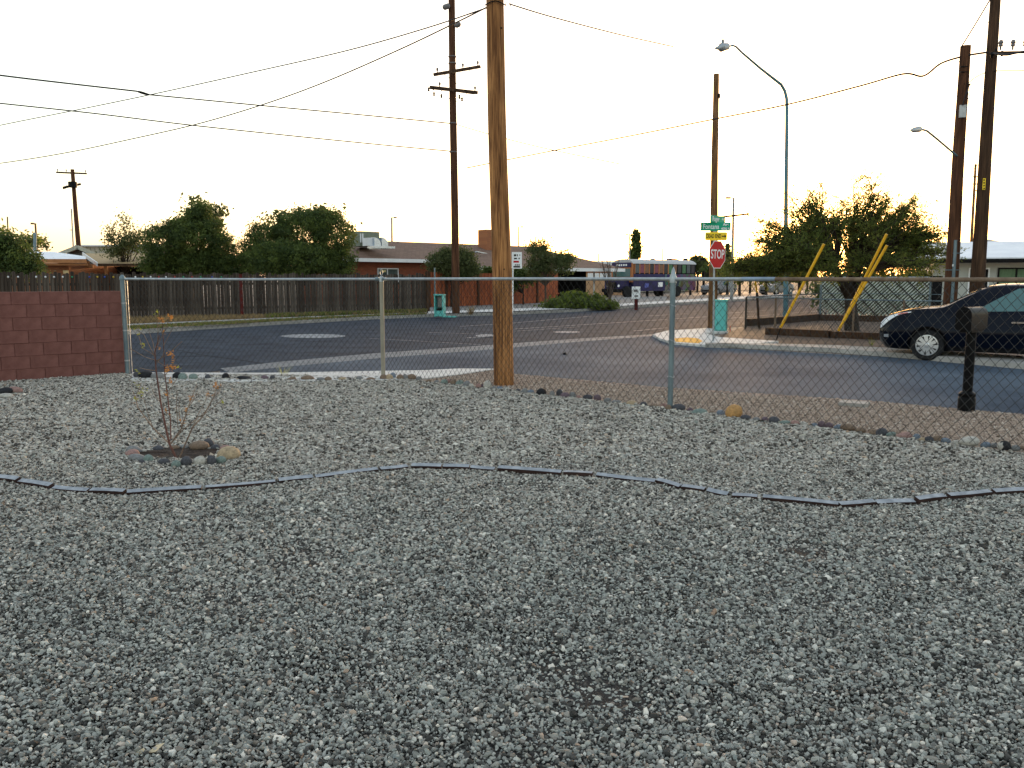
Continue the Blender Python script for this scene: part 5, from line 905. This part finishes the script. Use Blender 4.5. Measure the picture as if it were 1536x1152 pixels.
tree('distant_tree', 'small round tree beyond the bus rear', P(1046, 425, 100).xy.to_3d(), [lobe(1046, 391, 100, 9, 7), lobe(1050, 397, 100, 9, 7), lobe(1042, 397, 100, 6, 5)], 80, 24, .2, .3, g2m, m_bark, .12)
tree('distant_tree', 'orange lit conifer between the stop sign and the lamp post', P(1091, 425, 85).xy.to_3d(), [lobe(1091, 385, 85, 3.5, 14), lobe(1088, 398, 85, 6, 8), lobe(1091, 372, 85, 1.6, 7)], 60, 24, .16, .2, g2m, m_bark, .1)
for u, D, lab in ((1075, 95, 'far dark bush line left of the lamp post'), (1110, 80, 'far dark bush mass under the big tree, left'), (1150, 82, 'far dark bush mass under the big tree, middle'), (1200, 84, 'far dark bush mass under the big tree, right')):
    tree('distant_tree', lab, P(u, 425, D).xy.to_3d(), [lobe(u, 410, D, 22, 10), lobe(u+10, 404, D, 14, 8), lobe(u-10, 408, D, 14, 8)], 90, 26, .2, .3, g1, m_bark, .12)
# bare little tree
b = P(915, 442, 58).xy.to_3d(); bt = thing('bare_tree', 'small leafless many stemmed tree in front of the peach wall', 'tree', b); mb = MB()
for k in range(16):
    e = P(915+random.uniform(-16, 16), random.uniform(384, 398), 58+random.uniform(-.6, .6)); m_ = b.lerp(e, .45)+Vector((random.uniform(-.1, .1), 0, .1)); mb.tube([b+Z*(.8+random.random()*.4) if k > 3 else b, m_, e], [.045, .03, .012], 5)
    for j in range(2): q = m_.lerp(e, random.uniform(.2, .8)); mb.tube([q, q+Vector((random.uniform(-.35, .35), random.uniform(-.2, .2), random.uniform(.2, .5)))], [.014, .006], 4)
mb.tube([b, b+Z*1.1], [.09, .06], 7); mb.build('trunk', m_barkg, bt)
# the spreading desert tree at the right corner
TB = G(1278, 496); D = TB.y; ds = thing('spreading_tree', 'wide feathery desert tree with a forked dark trunk on the corner lot', 'tree', TB)
mq = [leafmat('feathery leaf a', (.17, .205, .045), (.115, .15, .035), .55), leafmat('feathery leaf b', (.23, .245, .055), (.16, .18, .042), .55), leafmat('feathery leaf c', (.12, .155, .036), (.08, .11, .028), .55)]
tm = MB(); f0 = P(1275, 440, D); lim = [P(1252, 405, D-.4), P(1290, 400, D+.2), P(1275, 395, D+.8), P(1305, 408, D-.8)]
tm.tube([TB-Z*.1, P(1277, 470, D), f0], [.24, .19, .17], 12); tips = []
for e in lim:
    tm.tube([f0-Z*.1, f0.lerp(e, .5)+Vector((0, 0, -.08)), e], [.16, .12, .10], 10)
def lobe_pt(l): 
    d = rng.normal(0, 1, 3); d /= np.linalg.norm(d); return Vector(l[0])+Vector(tuple(d*np.array(l[1])*rng.uniform(.1, 1)**.5))
ml = [(lobe(1275, 370, D, 70, 38, 70), 22), (lobe(1200, 376, D-.5, 52, 28, 50), 26), (lobe(1350, 370, D+.3, 52, 34, 50), 26), (lobe(1228, 332, D, 62, 28, 45), 24), (lobe(1320, 325, D, 66, 28, 45), 22), (lobe(1270, 300, D, 62, 22, 40), 13), (lobe(1140, 396, D-.8, 44, 15, 30), 36), (lobe(1395, 372, D+.4, 28, 26, 30), 13), (lobe(1170, 362, D-.4, 44, 22, 30), 24), (lobe(1250, 400, D-1, 80, 14, 50), 14), (lobe(1350, 400, D-.6, 60, 12, 40), 12), (lobe(1370, 345, D, 30, 16, 30), 7), (lobe(1285, 272, D, 30, 8, 20), 3), (lobe(1200, 310, D, 30, 12, 20), 7), (lobe(1355, 312, D, 30, 14, 20), 8), (lobe(1400, 345, D, 22, 14, 20), 6), (lobe(1160, 335, D, 24, 10, 20), 5), (lobe(1105, 400, D-.8, 22, 8, 18), 15)]
V = []; MI = []
for l, cnt in ml:
    for _ in range(cnt):
        e = lobe_pt(l); st = min(lim, key=lambda q: (q-e).length); m_ = st.lerp(e, .5)+Vector((random.uniform(-.25, .25), random.uniform(-.25, .25), random.uniform(.0, .35))); tm.tube([st, st.lerp(m_, .5)+Z*.05, m_, e], [.05, .038, .024, .009], 5)
        for s in range(13):
            q = m_.lerp(e, random.uniform(.15, 1.12)); out = (e-st).normalized(); dr = (out*.5+Vector((random.gauss(0, .6), random.gauss(0, .6), random.gauss(-.05, .45)))).normalized(); ln = random.uniform(.25, .75); tm.tube([q, q+dr*ln*.5+Z*.02, q+dr*ln-Z*.05], [.008, .006, .003], 3, False); mi = random.randrange(3)
            for k in range(19):
                t = random.uniform(.1, 1.05); c = q+dr*(ln*t)-Z*.05*t+Vector((random.gauss(0, .05), random.gauss(0, .05), random.gauss(0, .045))); a = (dr+Vector((random.gauss(0, .7), random.gauss(0, .7), random.gauss(0, .6)))).normalized(); b2 = a.cross(Vector((random.gauss(0, 1), random.gauss(0, 1), random.gauss(0, 1)))).normalized(); L = random.uniform(.035, .075)
                V += [c-a*L-TB, c+b2*L*.22-TB, c+a*L-TB, c-b2*L*.22-TB]; MI.append(mi)
tm.build('trunk', m_bark, ds, True); link(np_mesh('crown', np.array([tuple(v) for v in V]), np.arange(len(V)).reshape(-1, 4), mq, MI), 'crown', ds)

# ------------------------------------------------------------------ corner lot: low wire fence, timbers, slatted fence
cA, cM, cB = G(1118, 494), G(1240, 503), G(1430, 512); lf = thing('low_wire_fence', 'low dark wire fence round the corner lot under the tree', 'fence', cA)
m_dkw = mat('dark wire', (.05, .05, .045), (.03, .03, .028), rough=.6)
for c in [cA, G(1162, 499), G(1232, 479), cM.lerp(cB, .22), cM.lerp(cB, .62), cB]: MB().tube([c-Z*.03, Vector((c.x, c.y, 1.03))], .032, 8).build('post', m_rust if c is not cA else m_dkw, lf)
MB().tube([cA+Z*1.02, cM+Z*1.02, cB+Z*1.02], .018, 8).build('top_rail', m_galv_d, lf); MB().tube([cA+Z*1.02, G(1232, 479)+Z*1.02], .022, 8).build('top_rail', m_dkw, lf)
chainlink('wire_mesh', cA, cM, .03, 1.0, .09, .0055, m_dkw, lf, .02); chainlink('wire_mesh', cM, cB, .03, 1.0, .09, .0055, m_dkw, lf, .02)
tree('hedge', 'hedge showing over the slatted fence, its dark mass added for the shaded yard', P(1315, 470, 36).xy.to_3d(), [lobe(1315, 440, 36, 95, 34, 30), lobe(1270, 430, 36, 50, 26, 30), lobe(1370, 430, 36, 36, 26, 24)], 220, 40, .1, .25, [g1[2]], m_bark, .08, 'hedge')  # dark mass added so slat gaps read black, standing for the shaded yard
for p, q, w, h, lab in [(G(1150, 502), G(1245, 507), .2, .2, 'dark timber edging the front of the corner lot, left piece'), (G(1247, 507), G(1420, 514), .2, .18, 'dark timber edging the front of the corner lot, right piece'), (G(1122, 489), G(1228, 480.5), .22, .24, 'dark timber at the back of the corner lot along the road'), (G(1230, 481), G(1395, 484), .16, .22, 'dark timber under the slatted fence')]:
    tag(MB().beam(p+Z*h/2, q+Z*h/2, w, h).build('timber', m_poled), lab, 'timber', 'timbers edging the corner lot')
flat('corner_lot_gravel', [(1160, 501), (1420, 512), (1395, 485), (1230, 482), (1122, 490)], .006, m_lane)
sA, sB = G(1231, 479.5), G(1391, 483.5); sf = thing('slatted_fence', 'chain link fence filled with pale diagonal slats behind the tree', 'fence', sA); d = (sB-sA); L = d.length; d.normalize(); nn = Vector((d.y, -d.x, 0)); h0, h1 = .22, 1.63
m_slat = mat('pale green slat', (.58, .62, .55), (.40, .45, .38), rough=.6, scale=3); m_slatd = mat('missing slat line', (.05, .04, .035), rough=.8)
hh = h1-h0; c = -hh; i = 0
while c < L:
    lo, hi = max(0, c), min(L, c+hh); 
    if hi-lo > .03: MB().beam(sA+d*lo+Z*(h0+lo-c), sA+d*hi+Z*(h0+hi-c), .006, .052, up=tuple(nn.cross(Vector((1, 1, 1)))) if False else tuple((Z-d).normalized())).build('slat', m_slat, sf)
    c += .135; i += 1
c = .2
while c < L+hh:
    lo, hi = max(0, c-hh), min(L, c)
    if hi-lo > .05: MB().beam(sA+nn*.02+d*lo+Z*(h0+c-lo), sA+nn*.02+d*hi+Z*(h0+c-hi), .012, .035, up=tuple((Z+d).normalized())).build('batten', m_slatd, sf)
    c += .46
for p in (sA-d*.04, sB+d*.03): MB().tube([p, p+Z*1.66], .045, 10).build('post', m_galv_d, sf)
MB().box(sB+d*.25+Z*.85, (.32, .1, 1.7), (d, nn, Z)).build('gate_post', m_dark, sf); MB().tube([sA+Z*1.65, sB+Z*1.65], .022, 8).build('top_rail', m_galv, sf)
MB().tube([sA+nn*.05+Z*1.03, sB+nn*.05+d*.6+Z*1.03], .012, 6).build('middle_rail', m_galv_d, sf)

# ------------------------------------------------------------------ houses
def roof_prism(mb, pts): mb.add(pts[0], pts[1])
def hbox(root, nm_, o, ex, ey, x0, x1, y0, y1, z0, z1, m): return MB().box(o+ex*(x0+x1)/2+ey*(y0+y1)/2+Z*(z0+z1)/2, (x1-x0, y1-y0, z1-z0), (ex, ey, Z)).build(nm_, m, root)
def window(root, o, ex, ey, x0, x1, z0, z1, fm, pm_, mull=(), y=-.02, t=.06):
    n_ = -ey; f = MB()
    for (a, b, c, d_) in [(x0, x1, z0-t, z0), (x0, x1, z1, z1+t), (x0-t, x0, z0-t, z1+t), (x1, x1+t, z0-t, z1+t)]+[(mx-t/2, mx+t/2, z0, z1) for mx in mull]: f.box(o+ex*(a+b)/2+ey*(y-.02)+Z*(c+d_)/2, (b-a, .06, d_-c), (ex, ey, Z))
    w = f.build('window', fm, root); xs_ = [x0]+list(mull)+[x1]
    for a, b in zip(xs_, xs_[1:]): MB().box(o+ex*(a+b)/2+ey*(y-.003)+Z*(z0+z1)/2, (b-a, .015, z1-z0), (ex, ey, Z)).build('pane', pm_, w)
    return w
# brick house in the middle
H0 = P(536, 400, 47).xy.to_3d(); ex = Vector((.735, .678, 0)); ey = Vector((-.678, .735, 0)); hs = thing('brick_house', 'low red brick house with brown shingle roof and white fascia', 'house', H0)
hbox(hs, 'wall', H0, ex, ey, .6, 16, .6, 8, 0, 2.7, m_brick)
def gable(root, o, ex, ey, x0, x1, y0, y1, ze, zr, m, hip=0, ov=0, name='roof', th=.14):
    ym = (y0+y1)/2; vs = [o+ex*x0+ey*y0+Z*ze, o+ex*x1+ey*y0+Z*ze, o+ex*x1+ey*y1+Z*ze, o+ex*x0+ey*y1+Z*ze, o+ex*(x0+hip)+ey*ym+Z*zr, o+ex*(x1-hip)+ey*ym+Z*zr]
    vs += [v-Z*th for v in vs]; fs = [(0, 1, 5, 4), (2, 3, 4, 5), (1, 2, 5), (3, 0, 4), (6, 10, 11, 7), (8, 11, 10, 9), (7, 11, 8), (9, 10, 6), (0, 6, 7, 1), (1, 7, 8, 2), (2, 8, 9, 3), (3, 9, 6, 0)]
    return MB().add(vs, fs).build(name, m, root)
rf_ = gable(hs, H0, ex, ey, -.1, 20.5, -.1, 8.6, 2.72, 3.95, m_shing, 3.2)
MB().beam(H0+ex*-.1+ey*-.115+Z*2.64, H0+ex*6.6+ey*-.115+Z*2.64, .03, .2).build('fascia', m_fascia, hs); MB().beam(H0+ex*-.115+ey*-.1+Z*2.64, H0+ex*-.115+ey*8.6+Z*2.64, .03, .2).build('fascia', m_fascia, hs)
vs = [H0+ex*6.6+ey*-.12+Z*2.73, H0+ex*20.5+ey*-.12+Z*2.73, H0+ex*20.9+ey*-1.9+Z*2.28, H0+ex*6.6+ey*-1.9+Z*2.28]; MB().add(vs+[v-Z*.1 for v in vs], [(0, 3, 2, 1), (4, 5, 6, 7), (3, 7, 6, 2), (0, 4, 7, 3), (1, 2, 6, 5), (0, 1, 5, 4)]).build('porch_roof', m_shing, hs)
MB().beam(H0+ex*6.6+ey*-1.93+Z*2.2, H0+ex*20.9+ey*-1.93+Z*2.2, .04, .22).build('fascia', m_fascia, hs)
window(hs, H0+ey*.6, ex, ey, 1.75, 3.1, 1.35, 2.15, m_fascia, m_pane, (2.38,)); hbox(hs, 'lamp_in_window', H0, ex, ey, 1.95, 2.28, .55, .558, 1.98, 2.1, mat('cream blind', (.75, .65, .32), rough=.8))
ch = P(729, 372, 55); MB().box(Vector((ch.x+.3, ch.y+3, 3.9)), (1.7, .9, 2.0), (ex, ey, Z)).build('chimney', brickmat('chimney brick', (.40, .15, .06), (.32, .11, .05), (.22, .12, .07), .22, .075, .012, along=(.73, .68, 0)), rf_); 
MB().beam(P(714, 377.5, 55.5), P(742, 383.5, 56.5), .3, .06).build('chimney_flashing', m_duct, rf_)
c = P(546, 359, 49.5); ac = thing('roof_cooler', 'grey green evaporative cooler with a duct on the brick house roof', 'cooler', c-Z*.5); MB().box(c, (1.35, 1.2, .85), (ex, ey, Z)).build('cabinet', m_acbox, ac)
for k in range(2): MB().box(P(541+k*3.2, 357, 48.6), (.07, .03, .5)).build('louvre', m_fascia, ac)
MB().box(P(553, 363, 48.4), (.5, .5, .45), (ex, ey, Z)).build('duct_box', m_fascia, ac)
for k in range(2):
    p = P(566.5+k*11, 365, 48.3+.4*k); mb = MB(); prof = [(-.3, -.38), (.2, -.38), (.2, .05)]+[(.2-.5*(1-math.cos(a))*.98, .05+.3*math.sin(a)) for a in np.linspace(.3, 1.6, 6)]+[(-.3, .35)]
    prof = [(-.22, -.32), (.22, -.32)]+[(.22-.44*(1-math.cos(a)), -.05+.38*math.sin(a)) for a in np.linspace(0, 1.57, 7)]; MB().plate(p, ex, Z, prof, .55).build('duct_elbow', m_duct, ac)
MB().box(P(572, 371, 48.6), (1.5, .6, .12), (ex, ey, Z)).build('duct_base', m_duct, ac)
# carport
C0 = P(842, 442, 57).xy.to_3d(); cpt = thing('carport', 'white fascia carport at the far end of the brick house', 'carport', C0)
a, b = P(826, 398, 57), P(898, 396.5, 60); gable(cpt, Vector((a.x, a.y, 0)), (b-a).xy.to_3d().normalized(), ey, 0, (b-a).length+.6, 0, 7, 2.45, 3.6, m_shing, 2.6); MB().beam(Vector((a.x, a.y-.03, 2.36)), Vector((b.x, b.y-.03, 2.36)), .05, .32).build('fascia', m_fascia, cpt)
MB().beam(Vector((b.x-.3, b.y+.2, 0)), Vector((b.x-.3, b.y+.2, 2.3)), .12, .12).build('post', m_fascia, cpt); 
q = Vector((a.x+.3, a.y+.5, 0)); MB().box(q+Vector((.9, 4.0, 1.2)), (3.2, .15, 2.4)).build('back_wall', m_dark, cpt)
# school buildings
def block(name, label, u0, u1, v0, D, dz0, m, rm, rth=.35, depth=8, cat='building', band=None):
    p, q = P(u0, v0, D), P(u1, v0, D); t = thing(name, label, cat, Vector((p.x, D, 0))); MB().box(Vector(((p.x+q.x)/2, D+depth/2, (p.z-rth)/2)), (q.x-p.x, depth, p.z-rth)).build('wall', m, t); MB().box(Vector(((p.x+q.x)/2, D+depth/2, p.z-rth/2)), (q.x-p.x+.8, depth+.8, rth)).build('roof', rm, t)
    if band: MB().box(Vector(((p.x+q.x)/2, D-.06, p.z-rth-.35)), (q.x-p.x, .1, .5)).build('wall_band', band, t)
    return t, p, q
t, p, q = block('school_building', 'peach classroom block with flat white roof behind the bare tree', 872, 945, 391.5, 82, 0, m_peach, m_roofw, .55, 10, 'building', m_brick2)
for k in range(3): xx = p.x+(q.x-p.x)*(.25+.25*k); MB().box((xx, 82-.03, 1.9), (1.1, .1, .7)).build('window', m_fascia, t)
t, p, q = block('school_building', 'long low white roofed school block behind the bus', 952, 1030, 390.5, 98, 0, m_tanwall, m_roofw, .9, 14)
for k in range(4): MB().box((p.x+2+k*1.9, 97.5, p.z+.08), (.5, .5, .25)).build('roof_vent', m_black, t)
p = P(1002, 398, 110); q = P(1043, 398, 110); t = thing('school_building', 'brown gabled roof showing above the rear of the bus', 'building', Vector((p.x, 110, 0))); MB().box(Vector(((p.x+q.x)/2, 116, p.z/2)), (q.x-p.x, 10, p.z-.1)).build('wall', m_peach, t); gable(t, Vector((p.x, 110, 0)), Vector((1, 0, 0)), Vector((0, 1, 0)), -.5, q.x-p.x+.5, 0, 12, p.z, p.z+1.0, mat('brown roof', (.30, .17, .10), (.24, .13, .08)), 2.6)
# houses on the left
E1 = Vector((1, 0, 0)); E2 = Vector((0, 1, 0))
lh = thing('orange_brick_house', 'left house with white flat roof and orange trim', 'house', P(60, 440, 43).xy.to_3d()); a, b = P(-160, 398, 43), P(129, 392.5, 43); 
hbox(lh, 'wall', Vector((a.x, 43.6, 0)), E1, E2, 0, (P(103, 400, 43.6).x-a.x), 0, 8, 0, 2.4, m_brick2)
vs = [P(-160, 387, 43), P(129, 389.5, 43), P(128, 384.5, 45.5), P(80, 377.5, 49.5), P(36, 377.5, 49.5), P(-160, 374, 50)]; MB().add(vs+[v-Z*.14 for v in vs], [tuple(range(5, -1, -1))[::-1], tuple(range(11, 5, -1))]+[(i, 6+i, 6+(i+1) % 6, (i+1) % 6) for i in range(6)]).build('roof', m_roofw, lh)
a, b = P(-160, 391, 42.95), P(129.5, 391.6, 42.95); MB().beam(a, b, .05, .2).build('fascia', m_orange, lh); MB().beam(a-Z*.17+E2*.12, b-Z*.17+E2*.12, .05, .1).build('fascia', m_orange, lh)
MB().tube([P(52.5, 377, 47), P(52.5, 352, 47), P(50.8, 350, 47)], .09, 8).build('vent_pipe', m_galv_d, lh)
MB().box(P(99, 408, 43.5), (.26, .08, .16)).build('wall_lamp', mat('cream lamp', (.7, .55, .3)), lh)
mh = thing('grey_gable_house', 'left house with grey green gabled roof between the white and ochre roofs', 'house', P(115, 440, 52).xy.to_3d()); ap = P(116, 368.5, 52)
wlp, wrp = P(80, 382.5, 52), P(160, 388, 52); bk = Vector((-5.5, 9, 0)); f = [wlp, ap, wrp]
vs = f+[v+bk for v in f]; MB().add(vs+[v-Z*.16 for v in vs], [(0, 1, 4, 3), (1, 2, 5, 4), (6, 9, 10, 7), (7, 10, 11, 8), (0, 6, 7, 1), (1, 7, 8, 2), (3, 4, 10, 9), (4, 5, 11, 10), (0, 3, 9, 6), (2, 8, 11, 5)]).build('roof', m_roofg, mh)
vs = [wlp+E2*.4-Z*.1, ap+E2*.4-Z*.15, wrp+E2*.4-Z*.1, Vector((wrp.x, wrp.y+.4, 0)), Vector((wlp.x, wlp.y+.4, 0))]; MB().add(vs+[v+E2*.2 for v in vs], [(4, 3, 2, 1, 0)]).build('gable_wall', brickmat('grey block', (.13, .12, .11), (.10, .095, .09), (.07, .065, .06), .4, .2, .015), mh)
for x0, z0 in ((80.5, 383.3), ): MB().beam(wlp-E2*.03-Z*.08, ap-E2*.03-Z*.08, .05, .22).build('fascia', mat('sage trim', (.46, .46, .38)), mh); MB().beam(ap-E2*.03-Z*.08, wrp-E2*.03-Z*.08, .05, .22).build('fascia', bpy.data.materials['sage trim'], mh)
oh = thing('ochre_roof_porch', 'ochre roofed porch with orange posts in front of the evergreens', 'house', P(170, 440, 45).xy.to_3d())
vs = [P(147, 396, 45), P(250, 396, 45), P(250, 380, 50), P(124, 380, 50)]; MB().add(vs+[v-Z*.12 for v in vs], [(0, 1, 2, 3), (7, 6, 5, 4), (0, 4, 5, 1), (1, 5, 6, 2), (2, 6, 7, 3), (3, 7, 4, 0)]).build('roof', m_roofo, oh)
MB().beam(P(146, 396.5, 44.95), P(124, 381, 49.95), .05, .2).build('rake_board', m_fascia, oh); MB().beam(P(147, 397, 44.96), P(250, 397, 44.96), .05, .12).build('fascia', m_poled, oh)
for u in (111, 159): MB().beam(P(u, 398, 45.3), Vector((P(u, 398, 45.3).x, 45.3, 0)), .14, .14).build('post', m_orange, oh)
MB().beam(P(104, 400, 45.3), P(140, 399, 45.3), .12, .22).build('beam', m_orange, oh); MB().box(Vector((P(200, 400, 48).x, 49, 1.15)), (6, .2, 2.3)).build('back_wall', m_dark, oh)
MB().beam(P(132, 392, 45.2), P(132, 399, 45.2), .12, .12).build('brace', m_orange, oh)
t, p, q = block('long_shed', 'pale corrugated shed wall far behind the sparse tree', 122, 235, 367.5, 75, 0, m_tanwall, m_roofw, .12, 10)
for k in range(18): MB().box((p.x+.4+k*(q.x-p.x)/18, 74.94, p.z/2), (.06, .08, p.z-.2)).build('wall_rib', m_tanwall, t)
# white house at the right
D = 35; o0 = P(1398, 440, D).xy.to_3d(); ex3 = Vector((.93, -.37, 0)).normalized(); ey3 = Vector((.37, .93, 0)).normalized(); wh = thing('white_roof_house', 'pale stucco house with white metal roof behind the right poles', 'house', o0)
hbox(wh, 'wall', o0, ex3, ey3, 0, 12, 0, 7, 0, 2.45, m_stucco)
vs = [o0+ex3*x+ey3*y+Z*z for x, y, z in [(-1.1, -.7, 2.44), (12.5, -.7, 2.44), (12.5, 4, 3.25), (-1.1, 4, 3.25)]]; MB().add(vs+[v-Z*.05 for v in vs], [(0, 1, 2, 3), (7, 6, 5, 4), (0, 4, 5, 1), (1, 5, 6, 2), (2, 6, 7, 3), (3, 7, 4, 0)]).build('roof', m_roofw, wh)
MB().beam(vs[0]-Z*.13-ey3*.02, vs[1]-Z*.13-ey3*.02, .05, .16).build('fascia', m_black, wh); MB().beam(vs[0]-Z*.13-ex3*.02, vs[3]-Z*.13-ex3*.02, .05, .16).build('fascia', m_black, wh)
window(wh, o0, ex3, ey3, 1.35, 2.0, .95, 1.98, m_fascia, m_dark); window(wh, o0, ex3, ey3, 2.4, 3.9, .85, 1.98, m_black, m_curtain, (3.0,)); window(wh, o0, ex3, ey3, 4.2, 4.6, .95, 1.98, m_fascia, m_dark)
# far mountain
pk = [(-3500, 0), (-1500, 8), (100, 25), (500, 60), (900, 40), (1600, 10), (2900, 20), (3200, 170), (3330, 215), (3440, 285), (3520, 270), (3700, 190), (4200, 90), (5200, 10)]
mb = MB(); vs = []; 
for x, h in pk: vs += [(x, 5600, -20), (x, 5850, max(h*.7, 1)), (x, 6100, h)]
mb.add(vs, [(3*i+k, 3*i+3+k, 3*i+4+k, 3*i+1+k) for i in range(len(pk)-1) for k in (0, 1)]); struct(mb.build('hills', m_hill, None, True))
